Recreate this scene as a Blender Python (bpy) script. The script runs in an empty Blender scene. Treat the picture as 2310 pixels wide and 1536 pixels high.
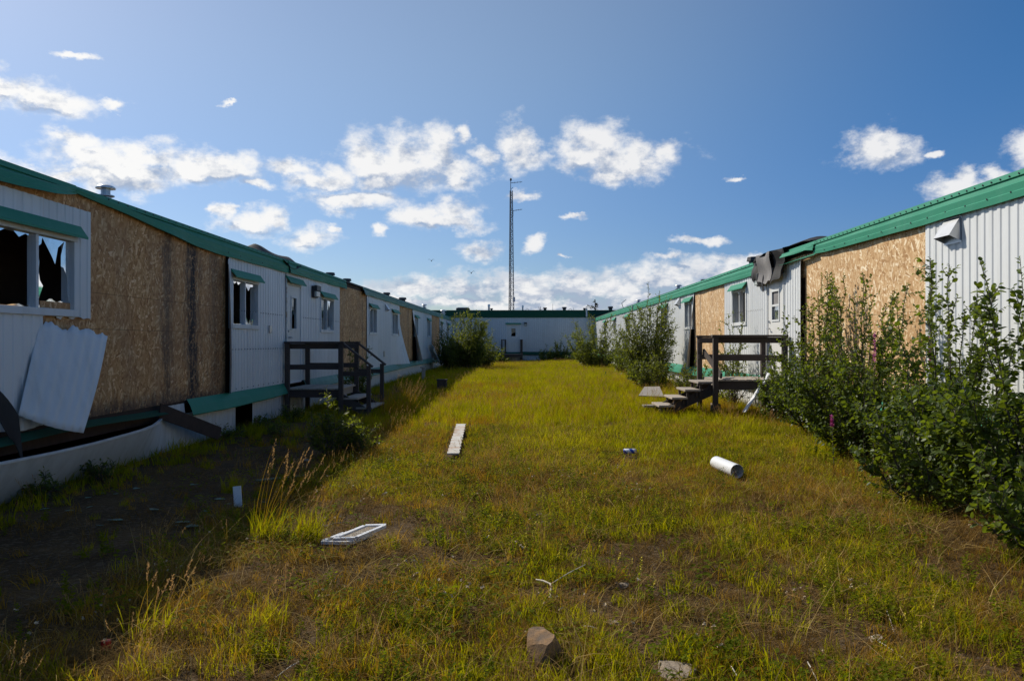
import bpy, math, random
import numpy as np
from mathutils import Vector, Matrix

random.seed(7)
SC = bpy.context.scene
COL = SC.collection
F, VX, VY, EYE = 1769.0, 1180.0, 772.0, 1.48      # focal length and vanishing point measured in the photograph

# ------------------------------------------------------------------ camera, sky, sun, exposure
cam_d = bpy.data.cameras.new('camera'); cam = bpy.data.objects.new('camera', cam_d); COL.objects.link(cam)
cam_d.sensor_width = 36.0; cam_d.lens = 36.0 * F / 2310.0
cam_d.clip_start = 0.05; cam_d.clip_end = 2000
cam.location = (0, 0, EYE)
cam.rotation_euler = (math.radians(90) + 4 / F, 0, math.atan(25 / F))
SC.camera = cam
SC.view_settings.view_transform = 'Standard'; SC.view_settings.look = 'None'
SC.view_settings.exposure = 0.0; SC.view_settings.gamma = 1.0; SC.view_settings.use_curve_mapping = False

SUN_AZ, SUN_EL = math.radians(-49.6), math.radians(40.0)      # azimuth from +Y towards +X
sun_dir = Vector((math.sin(SUN_AZ) * math.cos(SUN_EL), math.cos(SUN_AZ) * math.cos(SUN_EL), math.sin(SUN_EL)))
sl = bpy.data.lights.new('sun', 'SUN'); sl.energy = 4.6; sl.angle = math.radians(0.53); sl.color = (1.0, 0.93, 0.80)
so = bpy.data.objects.new('sun', sl); COL.objects.link(so); so.location = sun_dir * 60
so.rotation_euler = (-sun_dir).to_track_quat('-Z', 'Y').to_euler()

SKY_STRENGTH = 0.091

def nd(nt, typ, ins=None, **props):
    n = nt.nodes.new(typ)
    for k, v in props.items(): setattr(n, k, v)
    for k, v in (ins or {}).items():
        s = n.inputs[k]
        if isinstance(v, bpy.types.NodeSocket): nt.links.new(v, s)
        elif isinstance(v, bpy.types.Node): nt.links.new(v.outputs[0], s)
        else: s.default_value = v
    return n

def M(nt, op, a, b=None, c=None, clamp=False):
    ins = {0: a}
    if b is not None: ins[1] = b
    if c is not None: ins[2] = c
    return nd(nt, 'ShaderNodeMath', ins, operation=op, use_clamp=clamp).outputs[0]

def VM(nt, op, a, b=None, c=None):
    ins = {0: a}
    if b is not None: ins[1] = b
    if c is not None: ins[2] = c
    return nd(nt, 'ShaderNodeVectorMath', ins, operation=op)

def MIX(nt, fac, a, b, blend='MIX'):
    n = nt.nodes.new('ShaderNodeMix'); n.data_type = 'RGBA'; n.blend_type = blend
    for k, v in ((0, fac), (6, a), (7, b)):
        if isinstance(v, bpy.types.NodeSocket): nt.links.new(v, n.inputs[k])
        else: n.inputs[k].default_value = (tuple(v) + (1,) if k and len(v) == 3 else v)
    return n.outputs[2]

def SMOOTH(nt, v, lo, hi, to0=0.0, to1=1.0):
    n = nd(nt, 'ShaderNodeMapRange', {0: v, 1: lo, 2: hi, 3: to0, 4: to1}, interpolation_type='SMOOTHSTEP')
    return n.outputs[0]

def NOISE(nt, vec, scale, detail=4, rough=0.55, dist=0.0):
    return nd(nt, 'ShaderNodeTexNoise', {'Vector': vec, 'Scale': scale, 'Detail': detail, 'Roughness': rough, 'Distortion': dist})

def RAMP(nt, fac, stops):
    n = nd(nt, 'ShaderNodeValToRGB', {0: fac}); cr = n.color_ramp
    while len(cr.elements) < len(stops): cr.elements.new(0.5)
    for e, (p, c) in zip(cr.elements, stops): e.position = p; e.color = tuple(c) + (1,)
    return n.outputs[0]

# clouds: directions (azimuth, elevation, radii in degrees) of the heaps seen in the sky
def px_dir(px, py):
    x, z = (px - VX) / F, (VY - py) / F
    return math.atan2(x, 1), math.atan2(z, math.hypot(x, 1))
CLOUDS = [(60, 210, 120, 36), (-60, 190, 120, 40), (240, 238, 28, 12), (165, 126, 28, 9), (180, 310, 60, 26), (30, 375, 110, 32), (250, 370, 140, 58), (330, 345, 90, 36), (460, 372, 130, 34),
          (180, 400, 180, 22), (555, 412, 34, 12), (655, 375, 55, 20), (735, 400, 95, 24), (850, 360, 80, 55), (920, 360, 110, 65), (985, 330, 45, 55),
          (1010, 385, 55, 35), (850, 408, 60, 26), (795, 455, 105, 25), (1090, 357, 32, 26), (1050, 300, 24, 22), (1172, 340, 52, 48),
          (1350, 330, 70, 50), (1420, 358, 112, 44), (1300, 355, 60, 34), (1380, 392, 55, 20), (1500, 350, 36, 32), (560, 502, 60, 30), (502, 478, 18, 22), (600, 490, 38, 26), (690, 540, 66, 28),
          (945, 490, 50, 28), (1040, 475, 62, 38), (1000, 500, 100, 20), (860, 523, 24, 11), (1090, 568, 56, 22), (1200, 560, 22, 20), (1170, 437, 36, 11),
          (1290, 488, 32, 7), (1970, 340, 72, 42), (1990, 318, 55, 22), (1575, 546, 40, 10), (1510, 588, 32, 12), (2150, 425, 62, 30), (2168, 400, 24, 22), (2245, 390, 40, 22),
          (1640, 407, 22, 6), (2100, 350, 18, 8), (1280, 575, 16, 5), (752, 515, 14, 12), (505, 223, 22, 5), (2350, 330, 60, 40)]
BANK = [(940, 655, 120, 26), (1060, 650, 130, 36), (1180, 655, 140, 36), (1330, 650, 150, 34), (1480, 640, 160, 40), (1600, 620, 140, 36), (1660, 590, 90, 14),
        (1000, 685, 260, 18), (1250, 685, 300, 20), (1500, 680, 300, 22), (1800, 640, 220, 40), (2100, 650, 260, 44), (700, 690, 260, 22), (350, 680, 300, 30), (0, 670, 300, 34)]
wd = bpy.data.worlds.new('World'); SC.world = wd; wd.use_nodes = True
wd.cycles.sampling_method = 'MANUAL'; wd.cycles.sample_map_resolution = 256
nt = wd.node_tree; nt.nodes.clear()
sky = nd(nt, 'ShaderNodeTexSky', sky_type='NISHITA', sun_disc=False, sun_elevation=SUN_EL, sun_rotation=SUN_AZ,
         altitude=400.0, air_density=1.0, dust_density=0.9, ozone_density=2.6)
tc = nd(nt, 'ShaderNodeTexCoord'); dirv = tc.outputs['Generated']
sx = nd(nt, 'ShaderNodeSeparateXYZ', {0: dirv})
az = M(nt, 'ARCTAN2', sx.outputs[0], sx.outputs[1]); el = M(nt, 'ARCSINE', sx.outputs[2])
p0 = nd(nt, 'ShaderNodeCombineXYZ', {0: az, 1: el, 2: 0.0}).outputs[0]
str_dir = VM(nt, 'MULTIPLY', dirv, (1, 1, 1.5)).outputs[0]
w1 = NOISE(nt, str_dir, 14.0, 6, 0.62).outputs[1]
warp = VM(nt, 'MULTIPLY', VM(nt, 'SUBTRACT', w1, (0.5, 0.5, 0.5)).outputs[0], (0.085, 0.05, 0.0)).outputs[0]
p1 = VM(nt, 'ADD', p0, warp).outputs[0]
fbm = NOISE(nt, str_dir, 27.0, 9, 0.62).outputs[0]
def cloud_field(p):
    acc = None
    for (cx, cy, rx, ry) in CLOUDS + BANK:
        a0, e0 = px_dir(cx, cy)
        s = math.cos(a0)
        ra, re = rx * 1.18 / F * s, ry * 1.18 / F * s
        d = VM(nt, 'MULTIPLY_ADD', p, (1 / ra, 1 / re, 0), (-a0 / ra, -e0 / re, 0)).outputs[0]
        L = VM(nt, 'LENGTH', d).outputs[1]
        acc = L if acc is None else M(nt, 'MINIMUM', acc, L)
    return M(nt, 'SUBTRACT', 1.0, acc)
FA = cloud_field(p1)
FB = cloud_field(VM(nt, 'ADD', p1, (-0.008, 0.017, 0)).outputs[0])
# the same kind of fair-weather heaps all round, where no heap above is listed
gen = M(nt, 'SUBTRACT', NOISE(nt, VM(nt, 'MULTIPLY', dirv, (1, 1, 2.2)).outputs[0], 3.2, 3, 0.5).outputs[0], 0.64)
away = SMOOTH(nt, M(nt, 'ABSOLUTE', az), 0.66, 0.85)
genf = M(nt, 'MULTIPLY_ADD', M(nt, 'MULTIPLY', gen, 4.0), away, M(nt, 'MULTIPLY_ADD', away, 1.0, -1.0))
FA = M(nt, 'MAXIMUM', FA, genf)
raw = M(nt, 'ADD', FA, M(nt, 'MULTIPLY', M(nt, 'SUBTRACT', fbm, 0.5), 2.05))
dens = SMOOTH(nt, raw, -0.16, 0.74)
dens = M(nt, 'MULTIPLY', dens, SMOOTH(nt, el, -0.01, 0.005))
base_s = SMOOTH(nt, M(nt, 'SUBTRACT', FB, FA), -0.15, 0.45)
fbm2 = NOISE(nt, VM(nt, 'ADD', str_dir, (-0.012, 0.0, 0.026)).outputs[0], 27.0, 7, 0.6).outputs[0]
relief = M(nt, 'MULTIPLY', M(nt, 'SUBTRACT', fbm2, fbm), 3.3)
shade = M(nt, 'ADD', M(nt, 'MULTIPLY', base_s, SMOOTH(nt, FA, 0.0, 0.45)), relief, clamp=True)
bright = MIX(nt, SMOOTH(nt, az, -0.7, 0.3), (10.9, 10.8, 10.6), (9.6, 9.6, 9.7))
shade = M(nt, 'ADD', shade, M(nt, 'MULTIPLY', SMOOTH(nt, el, 0.125, 0.035), M(nt, 'MULTIPLY', SMOOTH(nt, NOISE(nt, VM(nt, 'MULTIPLY', dirv, (1, 1, 2.6)).outputs[0], 21.0, 5, 0.6).outputs[0], 0.40, 0.60), 0.95)), clamp=True)
ccol = MIX(nt, shade, bright, (4.2, 5.0, 6.5))
skyc = nd(nt, 'ShaderNodeHueSaturation', {'Saturation': 1.36, 'Value': 1.0, 'Color': sky.outputs[0]}).outputs[0]
# bright air around the sun
cosang = VM(nt, 'DOT_PRODUCT', dirv, tuple(sun_dir)).outputs[1]
skyc = MIX(nt, SMOOTH(nt, cosang, 0.26, 0.80), skyc, (1.70, 1.50, 0.40), 'ADD')
skyc = MIX(nt, 1.0, skyc, MIX(nt, SMOOTH(nt, el, 0.36, 0.06), (0.98, 0.98, 1.06), (0.68, 0.77, 1.02)), 'MULTIPLY')
col = MIX(nt, M(nt, 'MULTIPLY', dens, 0.97), skyc, ccol)
bg = nd(nt, 'ShaderNodeBackground', {'Color': col, 'Strength': SKY_STRENGTH})
nd(nt, 'ShaderNodeOutputWorld', {'Surface': bg})

# ------------------------------------------------------------------ helpers
class MB:
    """collects geometry in world coordinates and links it as one mesh object"""
    def __init__(s): s.v = []; s.f = []
    def quad(s, a, b, c, d):
        n = len(s.v); s.v += [a, b, c, d]; s.f.append((n, n + 1, n + 2, n + 3)); return s
    def poly(s, pts):
        n = len(s.v); s.v += list(pts); s.f.append(tuple(range(n, n + len(pts)))); return s
    def hexa(s, P):      # 8 corners: 4 of one end then 4 of the other end
        n = len(s.v); s.v += list(P)
        for q in ((0, 1, 2, 3), (7, 6, 5, 4), (0, 4, 5, 1), (1, 5, 6, 2), (2, 6, 7, 3), (3, 7, 4, 0)): s.f.append(tuple(n + i for i in q))
        return s
    def box(s, x0, x1, y0, y1, z0, z1):
        return s.hexa([(x0, y0, z0), (x1, y0, z0), (x1, y1, z0), (x0, y1, z0), (x0, y0, z1), (x1, y0, z1), (x1, y1, z1), (x0, y1, z1)])
    def beam(s, p, q, w, h, up=(0, 0, 1)):
        p, q = Vector(p), Vector(q); d = (q - p).normalized(); up = Vector(up)
        if abs(d.dot(up)) > 0.98: up = Vector((0, 1, 0))
        r = d.cross(up).normalized() * w / 2; u = r.cross(d).normalized() * h / 2
        return s.hexa([tuple(p - r - u), tuple(p + r - u), tuple(p + r + u), tuple(p - r + u), tuple(q - r - u), tuple(q + r - u), tuple(q + r + u), tuple(q - r + u)])
    def tube(s, p, q, r0, r1=None, n=8, cap=True):
        r1 = r0 if r1 is None else r1
        p, q = Vector(p), Vector(q); d = (q - p).normalized()
        a = d.orthogonal().normalized(); b = d.cross(a); k = len(s.v)
        for c, r in ((p, r0), (q, r1)):
            for i in range(n):
                t = 2 * math.pi * i / n; s.v.append(tuple(c + (a * math.cos(t) + b * math.sin(t)) * r))
        for i in range(n):
            j = (i + 1) % n; s.f.append((k + i, k + j, k + n + j, k + n + i))
        if cap: s.f.append(tuple(k + i for i in range(n - 1, -1, -1))); s.f.append(tuple(k + n + i for i in range(n)))
        return s
    def lathe(s, c, prof, n=16):
        k = len(s.v); c = Vector(c)
        for r, z in prof:
            for i in range(n):
                t = 2 * math.pi * i / n; s.v.append((c.x + r * math.cos(t), c.y + r * math.sin(t), c.z + z))
        for m in range(len(prof) - 1):
            for i in range(n):
                j = (i + 1) % n; s.f.append((k + m * n + i, k + m * n + j, k + (m + 1) * n + j, k + (m + 1) * n + i))
        return s
    def grid(s, fn, nu, nv):
        k = len(s.v)
        for i in range(nu + 1):
            for j in range(nv + 1): s.v.append(tuple(fn(i / nu, j / nv)))
        for i in range(nu):
            for j in range(nv):
                a = k + i * (nv + 1) + j; s.f.append((a, a + nv + 1, a + nv + 2, a + 1))
        return s
    def build(s, name, m, parent=None, smooth=False, bevel=0.0, solid=0.0, kind=None, label=None):
        org = ORG.get(parent.name, Vector((0, 0, 0))) if parent else Vector((0, 0, 0))
        me = bpy.data.meshes.new(name)
        me.from_pydata([(x - org.x, y - org.y, z - org.z) for x, y, z in s.v], [], s.f); me.update()
        return link(name, me, m, parent, org, smooth, bevel, solid, kind, label)

ORG = {}
def link(name, me, m, parent=None, org=Vector((0, 0, 0)), smooth=False, bevel=0.0, solid=0.0, kind=None, label=None):
    o = bpy.data.objects.new(name, me); COL.objects.link(o)
    if m is not None and not me.materials: me.materials.append(MATS[m] if isinstance(m, str) else m)
    if smooth: me.polygons.foreach_set('use_smooth', [True] * len(me.polygons))
    if parent: o.parent = parent
    ORG[o.name] = org
    if solid: md = o.modifiers.new('solid', 'SOLIDIFY'); md.thickness = solid; md.offset = 0
    if bevel: md = o.modifiers.new('bevel', 'BEVEL'); md.width = bevel; md.segments = 1; md.limit_method = 'ANGLE'
    if kind: o['kind'] = kind
    if label: o['label'] = label
    return o

def thing(name, label, cat, loc, group=None):
    o = bpy.data.objects.new(name, None); COL.objects.link(o); o.location = loc; o.empty_display_size = 0.2
    ORG[o.name] = Vector(loc); o['label'] = label; o['category'] = cat; o['kind'] = 'thing'
    if group: o['group'] = group
    return o
def tag(o, label, cat, group=None):
    o['label'] = label; o['category'] = cat; o['kind'] = 'thing'
    if group: o['group'] = group
    return o

def fast_mesh(name, V, T):
    """triangle mesh from numpy arrays"""
    me = bpy.data.meshes.new(name); V = np.ascontiguousarray(V, np.float32); T = np.ascontiguousarray(T, np.int32)
    me.vertices.add(len(V)); me.vertices.foreach_set('co', V.ravel())
    me.loops.add(T.size); me.loops.foreach_set('vertex_index', T.ravel())
    me.polygons.add(len(T)); me.polygons.foreach_set('loop_start', np.arange(0, T.size, 3, dtype=np.int32))
    me.update(calc_edges=True); me.validate(); return me

def vnoise(x, y, scale, seed=0):
    x = np.asarray(x, float) * scale + seed * 17.31; y = np.asarray(y, float) * scale + seed * 9.77
    xi, yi = np.floor(x), np.floor(y); fx, fy = x - xi, y - yi
    fx, fy = fx * fx * (3 - 2 * fx), fy * fy * (3 - 2 * fy)
    def h(a, b): t = np.sin(a * 127.1 + b * 311.7 + seed * 3.1) * 43758.5453; return t - np.floor(t)
    return (h(xi, yi) * (1 - fx) + h(xi + 1, yi) * fx) * (1 - fy) + (h(xi, yi + 1) * (1 - fx) + h(xi + 1, yi + 1) * fx) * fy
def sstep(a, b, x):
    t = np.clip((np.asarray(x, float) - a) / (b - a), 0, 1); return t * t * (3 - 2 * t)
def gh(x, y):
    """height of the ground"""
    return 0.12 * sstep(8, 16, y) * sstep(-0.5, 3.2, x) + 0.05 * (vnoise(x, y, 0.55, 1) - 0.5) + 0.03 * (vnoise(x, y, 1.7, 2) - 0.5) + 0.012 * (vnoise(x, y, 5.0, 3) - 0.5)
def gp(px, py, lift=0.0):
    """point of the ground seen at a place in the photograph"""
    y = F * EYE / max(py - VY, 1)
    for _ in range(12):
        x = (px - VX) / F * y; y = F * (EYE - float(gh(x, y)) - lift) / (py - VY)
    x = (px - VX) / F * y
    return Vector((x, y, float(gh(x, y)) + lift))
def at(px, py, y): return Vector(((px - VX) / F * y, y, EYE + (VY - py) / F * y))

# ------------------------------------------------------------------ materials
MATS = {}
def new_mat(name):
    m = bpy.data.materials.new(name); m.use_nodes = True; t = m.node_tree; t.nodes.clear(); MATS[name] = m; return m, t
def finish(t, shader): nd(t, 'ShaderNodeOutputMaterial', {'Surface': shader})
def prin(t, color, rough=0.6, metal=0.0, bump=None, bstr=0.3, bdist=0.02, spec=0.5):
    ins = {'Base Color': color if not isinstance(color, tuple) or len(color) == 4 else color + (1,), 'Roughness': rough, 'Metallic': metal, 'Specular IOR Level': spec}
    if bump is not None: ins['Normal'] = nd(t, 'ShaderNodeBump', {'Height': bump, 'Strength': bstr, 'Distance': bdist}).outputs[0]
    return nd(t, 'ShaderNodeBsdfPrincipled', ins).outputs[0]
def pos(t): return nd(t, 'ShaderNodeNewGeometry').outputs['Position']

def painted(name, base, dirt, rough=0.45, streak=0.5, chip=None, spec=0.4):
    m, t = new_mat(name); P = pos(t)
    st = NOISE(t, VM(t, 'MULTIPLY', P, (7, 7, 0.5)).outputs[0], 1.0, 5, 0.6).outputs[0]
    bl = NOISE(t, P, 1.3, 6, 0.6).outputs[0]
    f = M(t, 'MULTIPLY', SMOOTH(t, M(t, 'MULTIPLY_ADD', st, 0.6, M(t, 'MULTIPLY', bl, 0.4)), 0.46, 0.74), streak)
    rnd = nd(t, 'ShaderNodeObjectInfo').outputs['Random']
    c = MIX(t, f, base, dirt)
    c = MIX(t, 1.0, c, RAMP(t, rnd, [(0, (0.90, 0.91, 0.92)), (1, (1, 1, 1))]), 'MULTIPLY')
    # splash-back of soil near the ground
    z = nd(t, 'ShaderNodeSeparateXYZ', {0: P}).outputs[2]
    sp = M(t, 'MULTIPLY', SMOOTH(t, M(t, 'ADD', z, M(t, 'MULTIPLY', st, -0.5)), 0.25, -0.3), 0.30)
    c = MIX(t, sp, c, (0.20, 0.16, 0.11))
    if chip:
        ch = SMOOTH(t, NOISE(t, P, 4.5, 7, 0.72).outputs[0], 0.48, 0.62)
        c = MIX(t, M(t, 'MULTIPLY', ch, 0.75), c, chip)
    finish(t, prin(t, c, rough, bump=NOISE(t, P, 2.2, 3).outputs[0], bstr=0.12, bdist=0.03, spec=spec)); return m
painted('siding', (0.74, 0.75, 0.75), (0.46, 0.46, 0.43), 0.42, 0.45)
painted('siding_far_shaded', (0.58, 0.61, 0.63), (0.40, 0.41, 0.40), 0.45, 0.5)  # white siding darkened and blued, so the far wall's shade is in its colour
painted('door_paint', (0.72, 0.71, 0.68), (0.50, 0.47, 0.42), 0.45, 0.35)
painted('trim_white', (0.70, 0.71, 0.71), (0.42, 0.40, 0.36), 0.5, 0.5)
painted('green_metal', (0.050, 0.26, 0.165), (0.10, 0.30, 0.215), 0.55, 0.5, spec=0.12)
painted('green_pale', (0.13, 0.29, 0.23), (0.30, 0.38, 0.35), 0.55, 0.7, spec=0.15)  # paler, greyer green than the other metal trim
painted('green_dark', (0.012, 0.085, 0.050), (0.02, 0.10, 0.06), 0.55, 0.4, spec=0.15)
painted('old_white_wood', (0.72, 0.70, 0.65), (0.45, 0.38, 0.30), 0.7, 0.7, chip=(0.42, 0.24, 0.13))

def plain(name, c, rough=0.6, metal=0.0, var=0.25, scale=6.0, bstr=0.3, spec=0.4):
    m, t = new_mat(name); P = pos(t); n = NOISE(t, P, scale, 6, 0.65).outputs[0]
    k = MIX(t, n, tuple(x * (1 - var) for x in c), tuple(min(1, x * (1 + var)) for x in c))
    finish(t, prin(t, k, rough, metal, bump=n, bstr=bstr, bdist=0.01, spec=spec)); return m
plain('roof_black', (0.035, 0.033, 0.034), 0.75)
plain('felt_black', (0.014, 0.013, 0.014), 0.7, var=0.4)
plain('felt_grey', (0.22, 0.21, 0.21), 0.85, var=0.3, scale=14)
plain('interior', (0.30, 0.19, 0.13), 0.8)
plain('curtain', (0.30, 0.22, 0.16), 0.9)
plain('galvanised', (0.46, 0.47, 0.49), 0.38, 0.8, var=0.2)
plain('bare_aluminium', (0.74, 0.75, 0.76), 0.35, 0.7, var=0.15)
plain('lamp_dark', (0.035, 0.035, 0.038), 0.5)
plain('lamp_glass', (0.42, 0.44, 0.40), 0.25)
plain('mast_metal', (0.10, 0.12, 0.14), 0.5, 0.4)
plain('rubber', (0.02, 0.02, 0.02), 0.7)
plain('rotten_wood', (0.055, 0.032, 0.022), 0.9, var=0.5, scale=9)
plain('pink_flower', (0.55, 0.10, 0.33), 0.7)
plain('yellow_flower', (0.50, 0.40, 0.015), 0.8)
plain('cream_flower', (0.58, 0.46, 0.30), 0.8)
plain('bird_dark', (0.03, 0.03, 0.035), 0.8)
plain('red_plastic', (0.55, 0.02, 0.02), 0.4)
plain('bark', (0.085, 0.070, 0.058), 0.85, var=0.4, scale=30)
plain('pale_bark', (0.20, 0.175, 0.15), 0.8, var=0.35, scale=30)
plain('white_plastic', (0.74, 0.75, 0.77), 0.4, var=0.1)
plain('mesh_wire', (0.52, 0.45, 0.36), 0.5, 0.3)
plain('dead_stick', (0.62, 0.57, 0.48), 0.8, var=0.2, scale=20)

def wood(name, base, dark, rough=0.85):
    m, t = new_mat(name); P = nd(t, 'ShaderNodeTexCoord').outputs['Object']
    g = NOISE(t, VM(t, 'MULTIPLY', P, (3, 3, 3)).outputs[0], 3.0, 8, 0.7, 1.5).outputs[0]
    fine = NOISE(t, VM(t, 'MULTIPLY', P, (40, 40, 40)).outputs[0], 1.0, 3, 0.6).outputs[0]
    rnd = nd(t, 'ShaderNodeObjectInfo').outputs['Random']
    c = MIX(t, M(t, 'ADD', M(t, 'MULTIPLY', g, 0.7), M(t, 'MULTIPLY', fine, 0.3)), dark, base)
    c = MIX(t, 1.0, c, RAMP(t, rnd, [(0, (0.75, 0.75, 0.76)), (1, (1.1, 1.08, 1.05))]), 'MULTIPLY')
    finish(t, prin(t, c, rough, bump=g, bstr=0.4, bdist=0.006)); return m
wood('stoop_wood', (0.105, 0.080, 0.068), (0.030, 0.023, 0.021))
wood('deck_wood', (0.56, 0.49, 0.41), (0.24, 0.20, 0.165))
wood('grey_wood', (0.46, 0.43, 0.38), (0.20, 0.17, 0.14))

def osb(name, streaks=(), wall_axis=1, aged=0.0):
    """strand board: chips of several directions and tones; streaks = dark bands along the wall, most of them where water ran down"""
    m, t = new_mat(name); P = pos(t)
    uv = nd(t, 'ShaderNodeSeparateXYZ', {0: P}); u = uv.outputs[wall_axis]; v = uv.outputs[2]
    tones = []
    for ang, sd in ((0.35, 1.0), (1.25, 5.0), (2.2, 9.0)):
        ca, sa = math.cos(ang), math.sin(ang)
        a = M(t, 'ADD', M(t, 'MULTIPLY', u, ca), M(t, 'MULTIPLY', v, sa)); b = M(t, 'SUBTRACT', M(t, 'MULTIPLY', v, ca), M(t, 'MULTIPLY', u, sa))
        wob = M(t, 'MULTIPLY', NOISE(t, P, 14.0, 2).outputs[0], 0.008)
        vec = nd(t, 'ShaderNodeCombineXYZ', {0: M(t, 'MULTIPLY', a, 9.0), 1: M(t, 'MULTIPLY', M(t, 'ADD', b, wob), 30.0), 2: sd}).outputs[0]
        vo = nd(t, 'ShaderNodeTexVoronoi', {'Vector': vec, 'Scale': 1.0, 'Randomness': 1.0}, feature='F1')
        tones.append(nd(t, 'ShaderNodeSeparateColor', {0: vo.outputs['Color']}).outputs[0])
    pick = NOISE(t, P, 11.0, 3, 0.6).outputs[0]
    a = SMOOTH(t, pick, 0.44, 0.47); b = SMOOTH(t, pick, 0.54, 0.57)
    tone = M(t, 'ADD', M(t, 'MULTIPLY', tones[0], M(t, 'SUBTRACT', 1.0, a)), M(t, 'ADD', M(t, 'MULTIPLY', tones[1], M(t, 'MULTIPLY', a, M(t, 'SUBTRACT', 1.0, b))), M(t, 'MULTIPLY', tones[2], b)))
    c = RAMP(t, tone, [(0.0, (0.36, 0.195, 0.080)), (0.30, (0.54, 0.325, 0.155)), (0.62, (0.62, 0.41, 0.215)), (0.80, (0.69, 0.485, 0.27)), (0.90, (0.84, 0.66, 0.43)), (1.0, (0.92, 0.78, 0.57))])
    if aged: c = MIX(t, aged, c, (1.0, 0.66, 0.34), 'MULTIPLY')
    big = NOISE(t, P, 0.9, 4, 0.6).outputs[0]
    c = MIX(t, M(t, 'MULTIPLY', SMOOTH(t, big, 0.45, 0.75), 0.35), c, (0.40, 0.24, 0.11))
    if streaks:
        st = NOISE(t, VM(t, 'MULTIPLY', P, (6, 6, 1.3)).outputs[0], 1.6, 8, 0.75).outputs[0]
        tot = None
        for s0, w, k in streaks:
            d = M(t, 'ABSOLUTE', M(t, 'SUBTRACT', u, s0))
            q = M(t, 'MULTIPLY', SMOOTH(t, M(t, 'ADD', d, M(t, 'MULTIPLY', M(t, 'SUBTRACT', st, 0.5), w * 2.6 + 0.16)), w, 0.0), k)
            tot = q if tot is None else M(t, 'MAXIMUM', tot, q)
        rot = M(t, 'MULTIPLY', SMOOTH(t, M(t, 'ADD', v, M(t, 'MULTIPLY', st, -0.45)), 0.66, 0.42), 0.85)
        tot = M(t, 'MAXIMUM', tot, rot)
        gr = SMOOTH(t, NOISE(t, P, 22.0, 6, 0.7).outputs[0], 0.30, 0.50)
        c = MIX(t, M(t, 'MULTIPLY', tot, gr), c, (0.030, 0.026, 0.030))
        c = MIX(t, M(t, 'MULTIPLY', SMOOTH(t, NOISE(t, VM(t, 'MULTIPLY', P, (1, 1, 0.5)).outputs[0], 1.7, 4).outputs[0], 0.40, 0.62), 0.28), c, (0.30, 0.19, 0.12))
    finish(t, prin(t, c, 0.75, bump=tone, bstr=0.18, bdist=0.004, spec=0.25)); return m
osb('osb'); osb('osb_stained', streaks=((10.62, 0.26, 0.75), (11.45, 0.38, 1.0), (12.3, 0.45, 0.6)), aged=0.55)  # last band broadly darkens the end of the boards next to the curled sheet
osb('osb_aged', streaks=((33.0, 0.12, 0.9), (43.6, 0.15, 0.8), (23.6, 0.06, 0.8), (21.0, 0.05, 0.25)), aged=0.5)
osb('osb_light_stain', streaks=((21.7, 0.045, 0.95),))

m, t = new_mat('glass')
fr = nd(t, 'ShaderNodeFresnel', {'IOR': 1.5}).outputs[0]
fr = M(t, 'ADD', fr, 0.06, clamp=True)
dirt = NOISE(t, pos(t), 3.0, 5, 0.6).outputs[0]
tr = nd(t, 'ShaderNodeBsdfTransparent', {'Color': (0.80, 0.84, 0.84, 1)}).outputs[0]
gl = nd(t, 'ShaderNodeBsdfGlossy', {'Color': (1, 1, 1, 1), 'Roughness': 0.03}).outputs[0]
df = nd(t, 'ShaderNodeBsdfDiffuse', {'Color': (0.5, 0.55, 0.58, 1)}).outputs[0]
mx = nd(t, 'ShaderNodeMixShader', {0: fr, 1: tr, 2: gl}).outputs[0]
mx = nd(t, 'ShaderNodeMixShader', {0: M(t, 'MULTIPLY', SMOOTH(t, dirt, 0.35, 0.75), 0.45), 1: mx, 2: df}).outputs[0]
finish(t, mx)

def leafy(name, stops, trans=0.45, tcol=(0.30, 0.38, 0.02), rough=0.75, nscale=0.7, spec=0.06, amt=0.55):
    """leaf or blade: tone by plant and by place, light shining through from behind"""
    m, t = new_mat(name); P = pos(t)
    rnd = nd(t, 'ShaderNodeObjectInfo').outputs['Random']
    n1 = NOISE(t, P, nscale, 4, 0.6).outputs[0]; n2 = NOISE(t, P, 23.0, 2, 0.5).outputs[0]
    fac = M(t, 'ADD', M(t, 'MULTIPLY', SMOOTH(t, n1, 0.3, 0.7), amt), M(t, 'ADD', M(t, 'MULTIPLY', rnd, 0.75 * (1 - amt)), M(t, 'MULTIPLY', M(t, 'SUBTRACT', n2, 0.5), 0.9)), clamp=True)
    c = RAMP(t, fac, stops)
    d = prin(t, c, rough, spec=spec)
    tl = nd(t, 'ShaderNodeBsdfTranslucent', {'Color': MIX(t, 0.5, c, tcol)}).outputs[0]
    finish(t, nd(t, 'ShaderNodeMixShader', {0: trans, 1: d, 2: tl}).outputs[0]); return m
leafy('grass_green', [(0, (0.055, 0.105, 0.003)), (0.5, (0.190, 0.195, 0.004)), (1, (0.52, 0.42, 0.012))], 0.5, (0.72, 0.66, 0.004))
leafy('grass_dry', [(0, (0.18, 0.095, 0.010)), (0.5, (0.36, 0.195, 0.022)), (1, (0.58, 0.39, 0.10))], 0.42, (0.72, 0.44, 0.012))
leafy('straw', [(0, (0.32, 0.215, 0.060)), (1, (0.56, 0.41, 0.17))], 0.25, (0.6, 0.42, 0.1))
leafy('thatch', [(0, (0.110, 0.058, 0.014)), (0.5, (0.19, 0.105, 0.026)), (1, (0.36, 0.235, 0.085))], 0.2, (0.4, 0.27, 0.08))
leafy('weed', [(0, (0.055, 0.100, 0.006)), (0.6, (0.125, 0.150, 0.006)), (1, (0.23, 0.200, 0.008))], 0.45, (0.44, 0.47, 0.006))
leafy('seed_head', [(0, (0.30, 0.17, 0.065)), (1, (0.46, 0.29, 0.14))], 0.35, (0.5, 0.3, 0.08))
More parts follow.
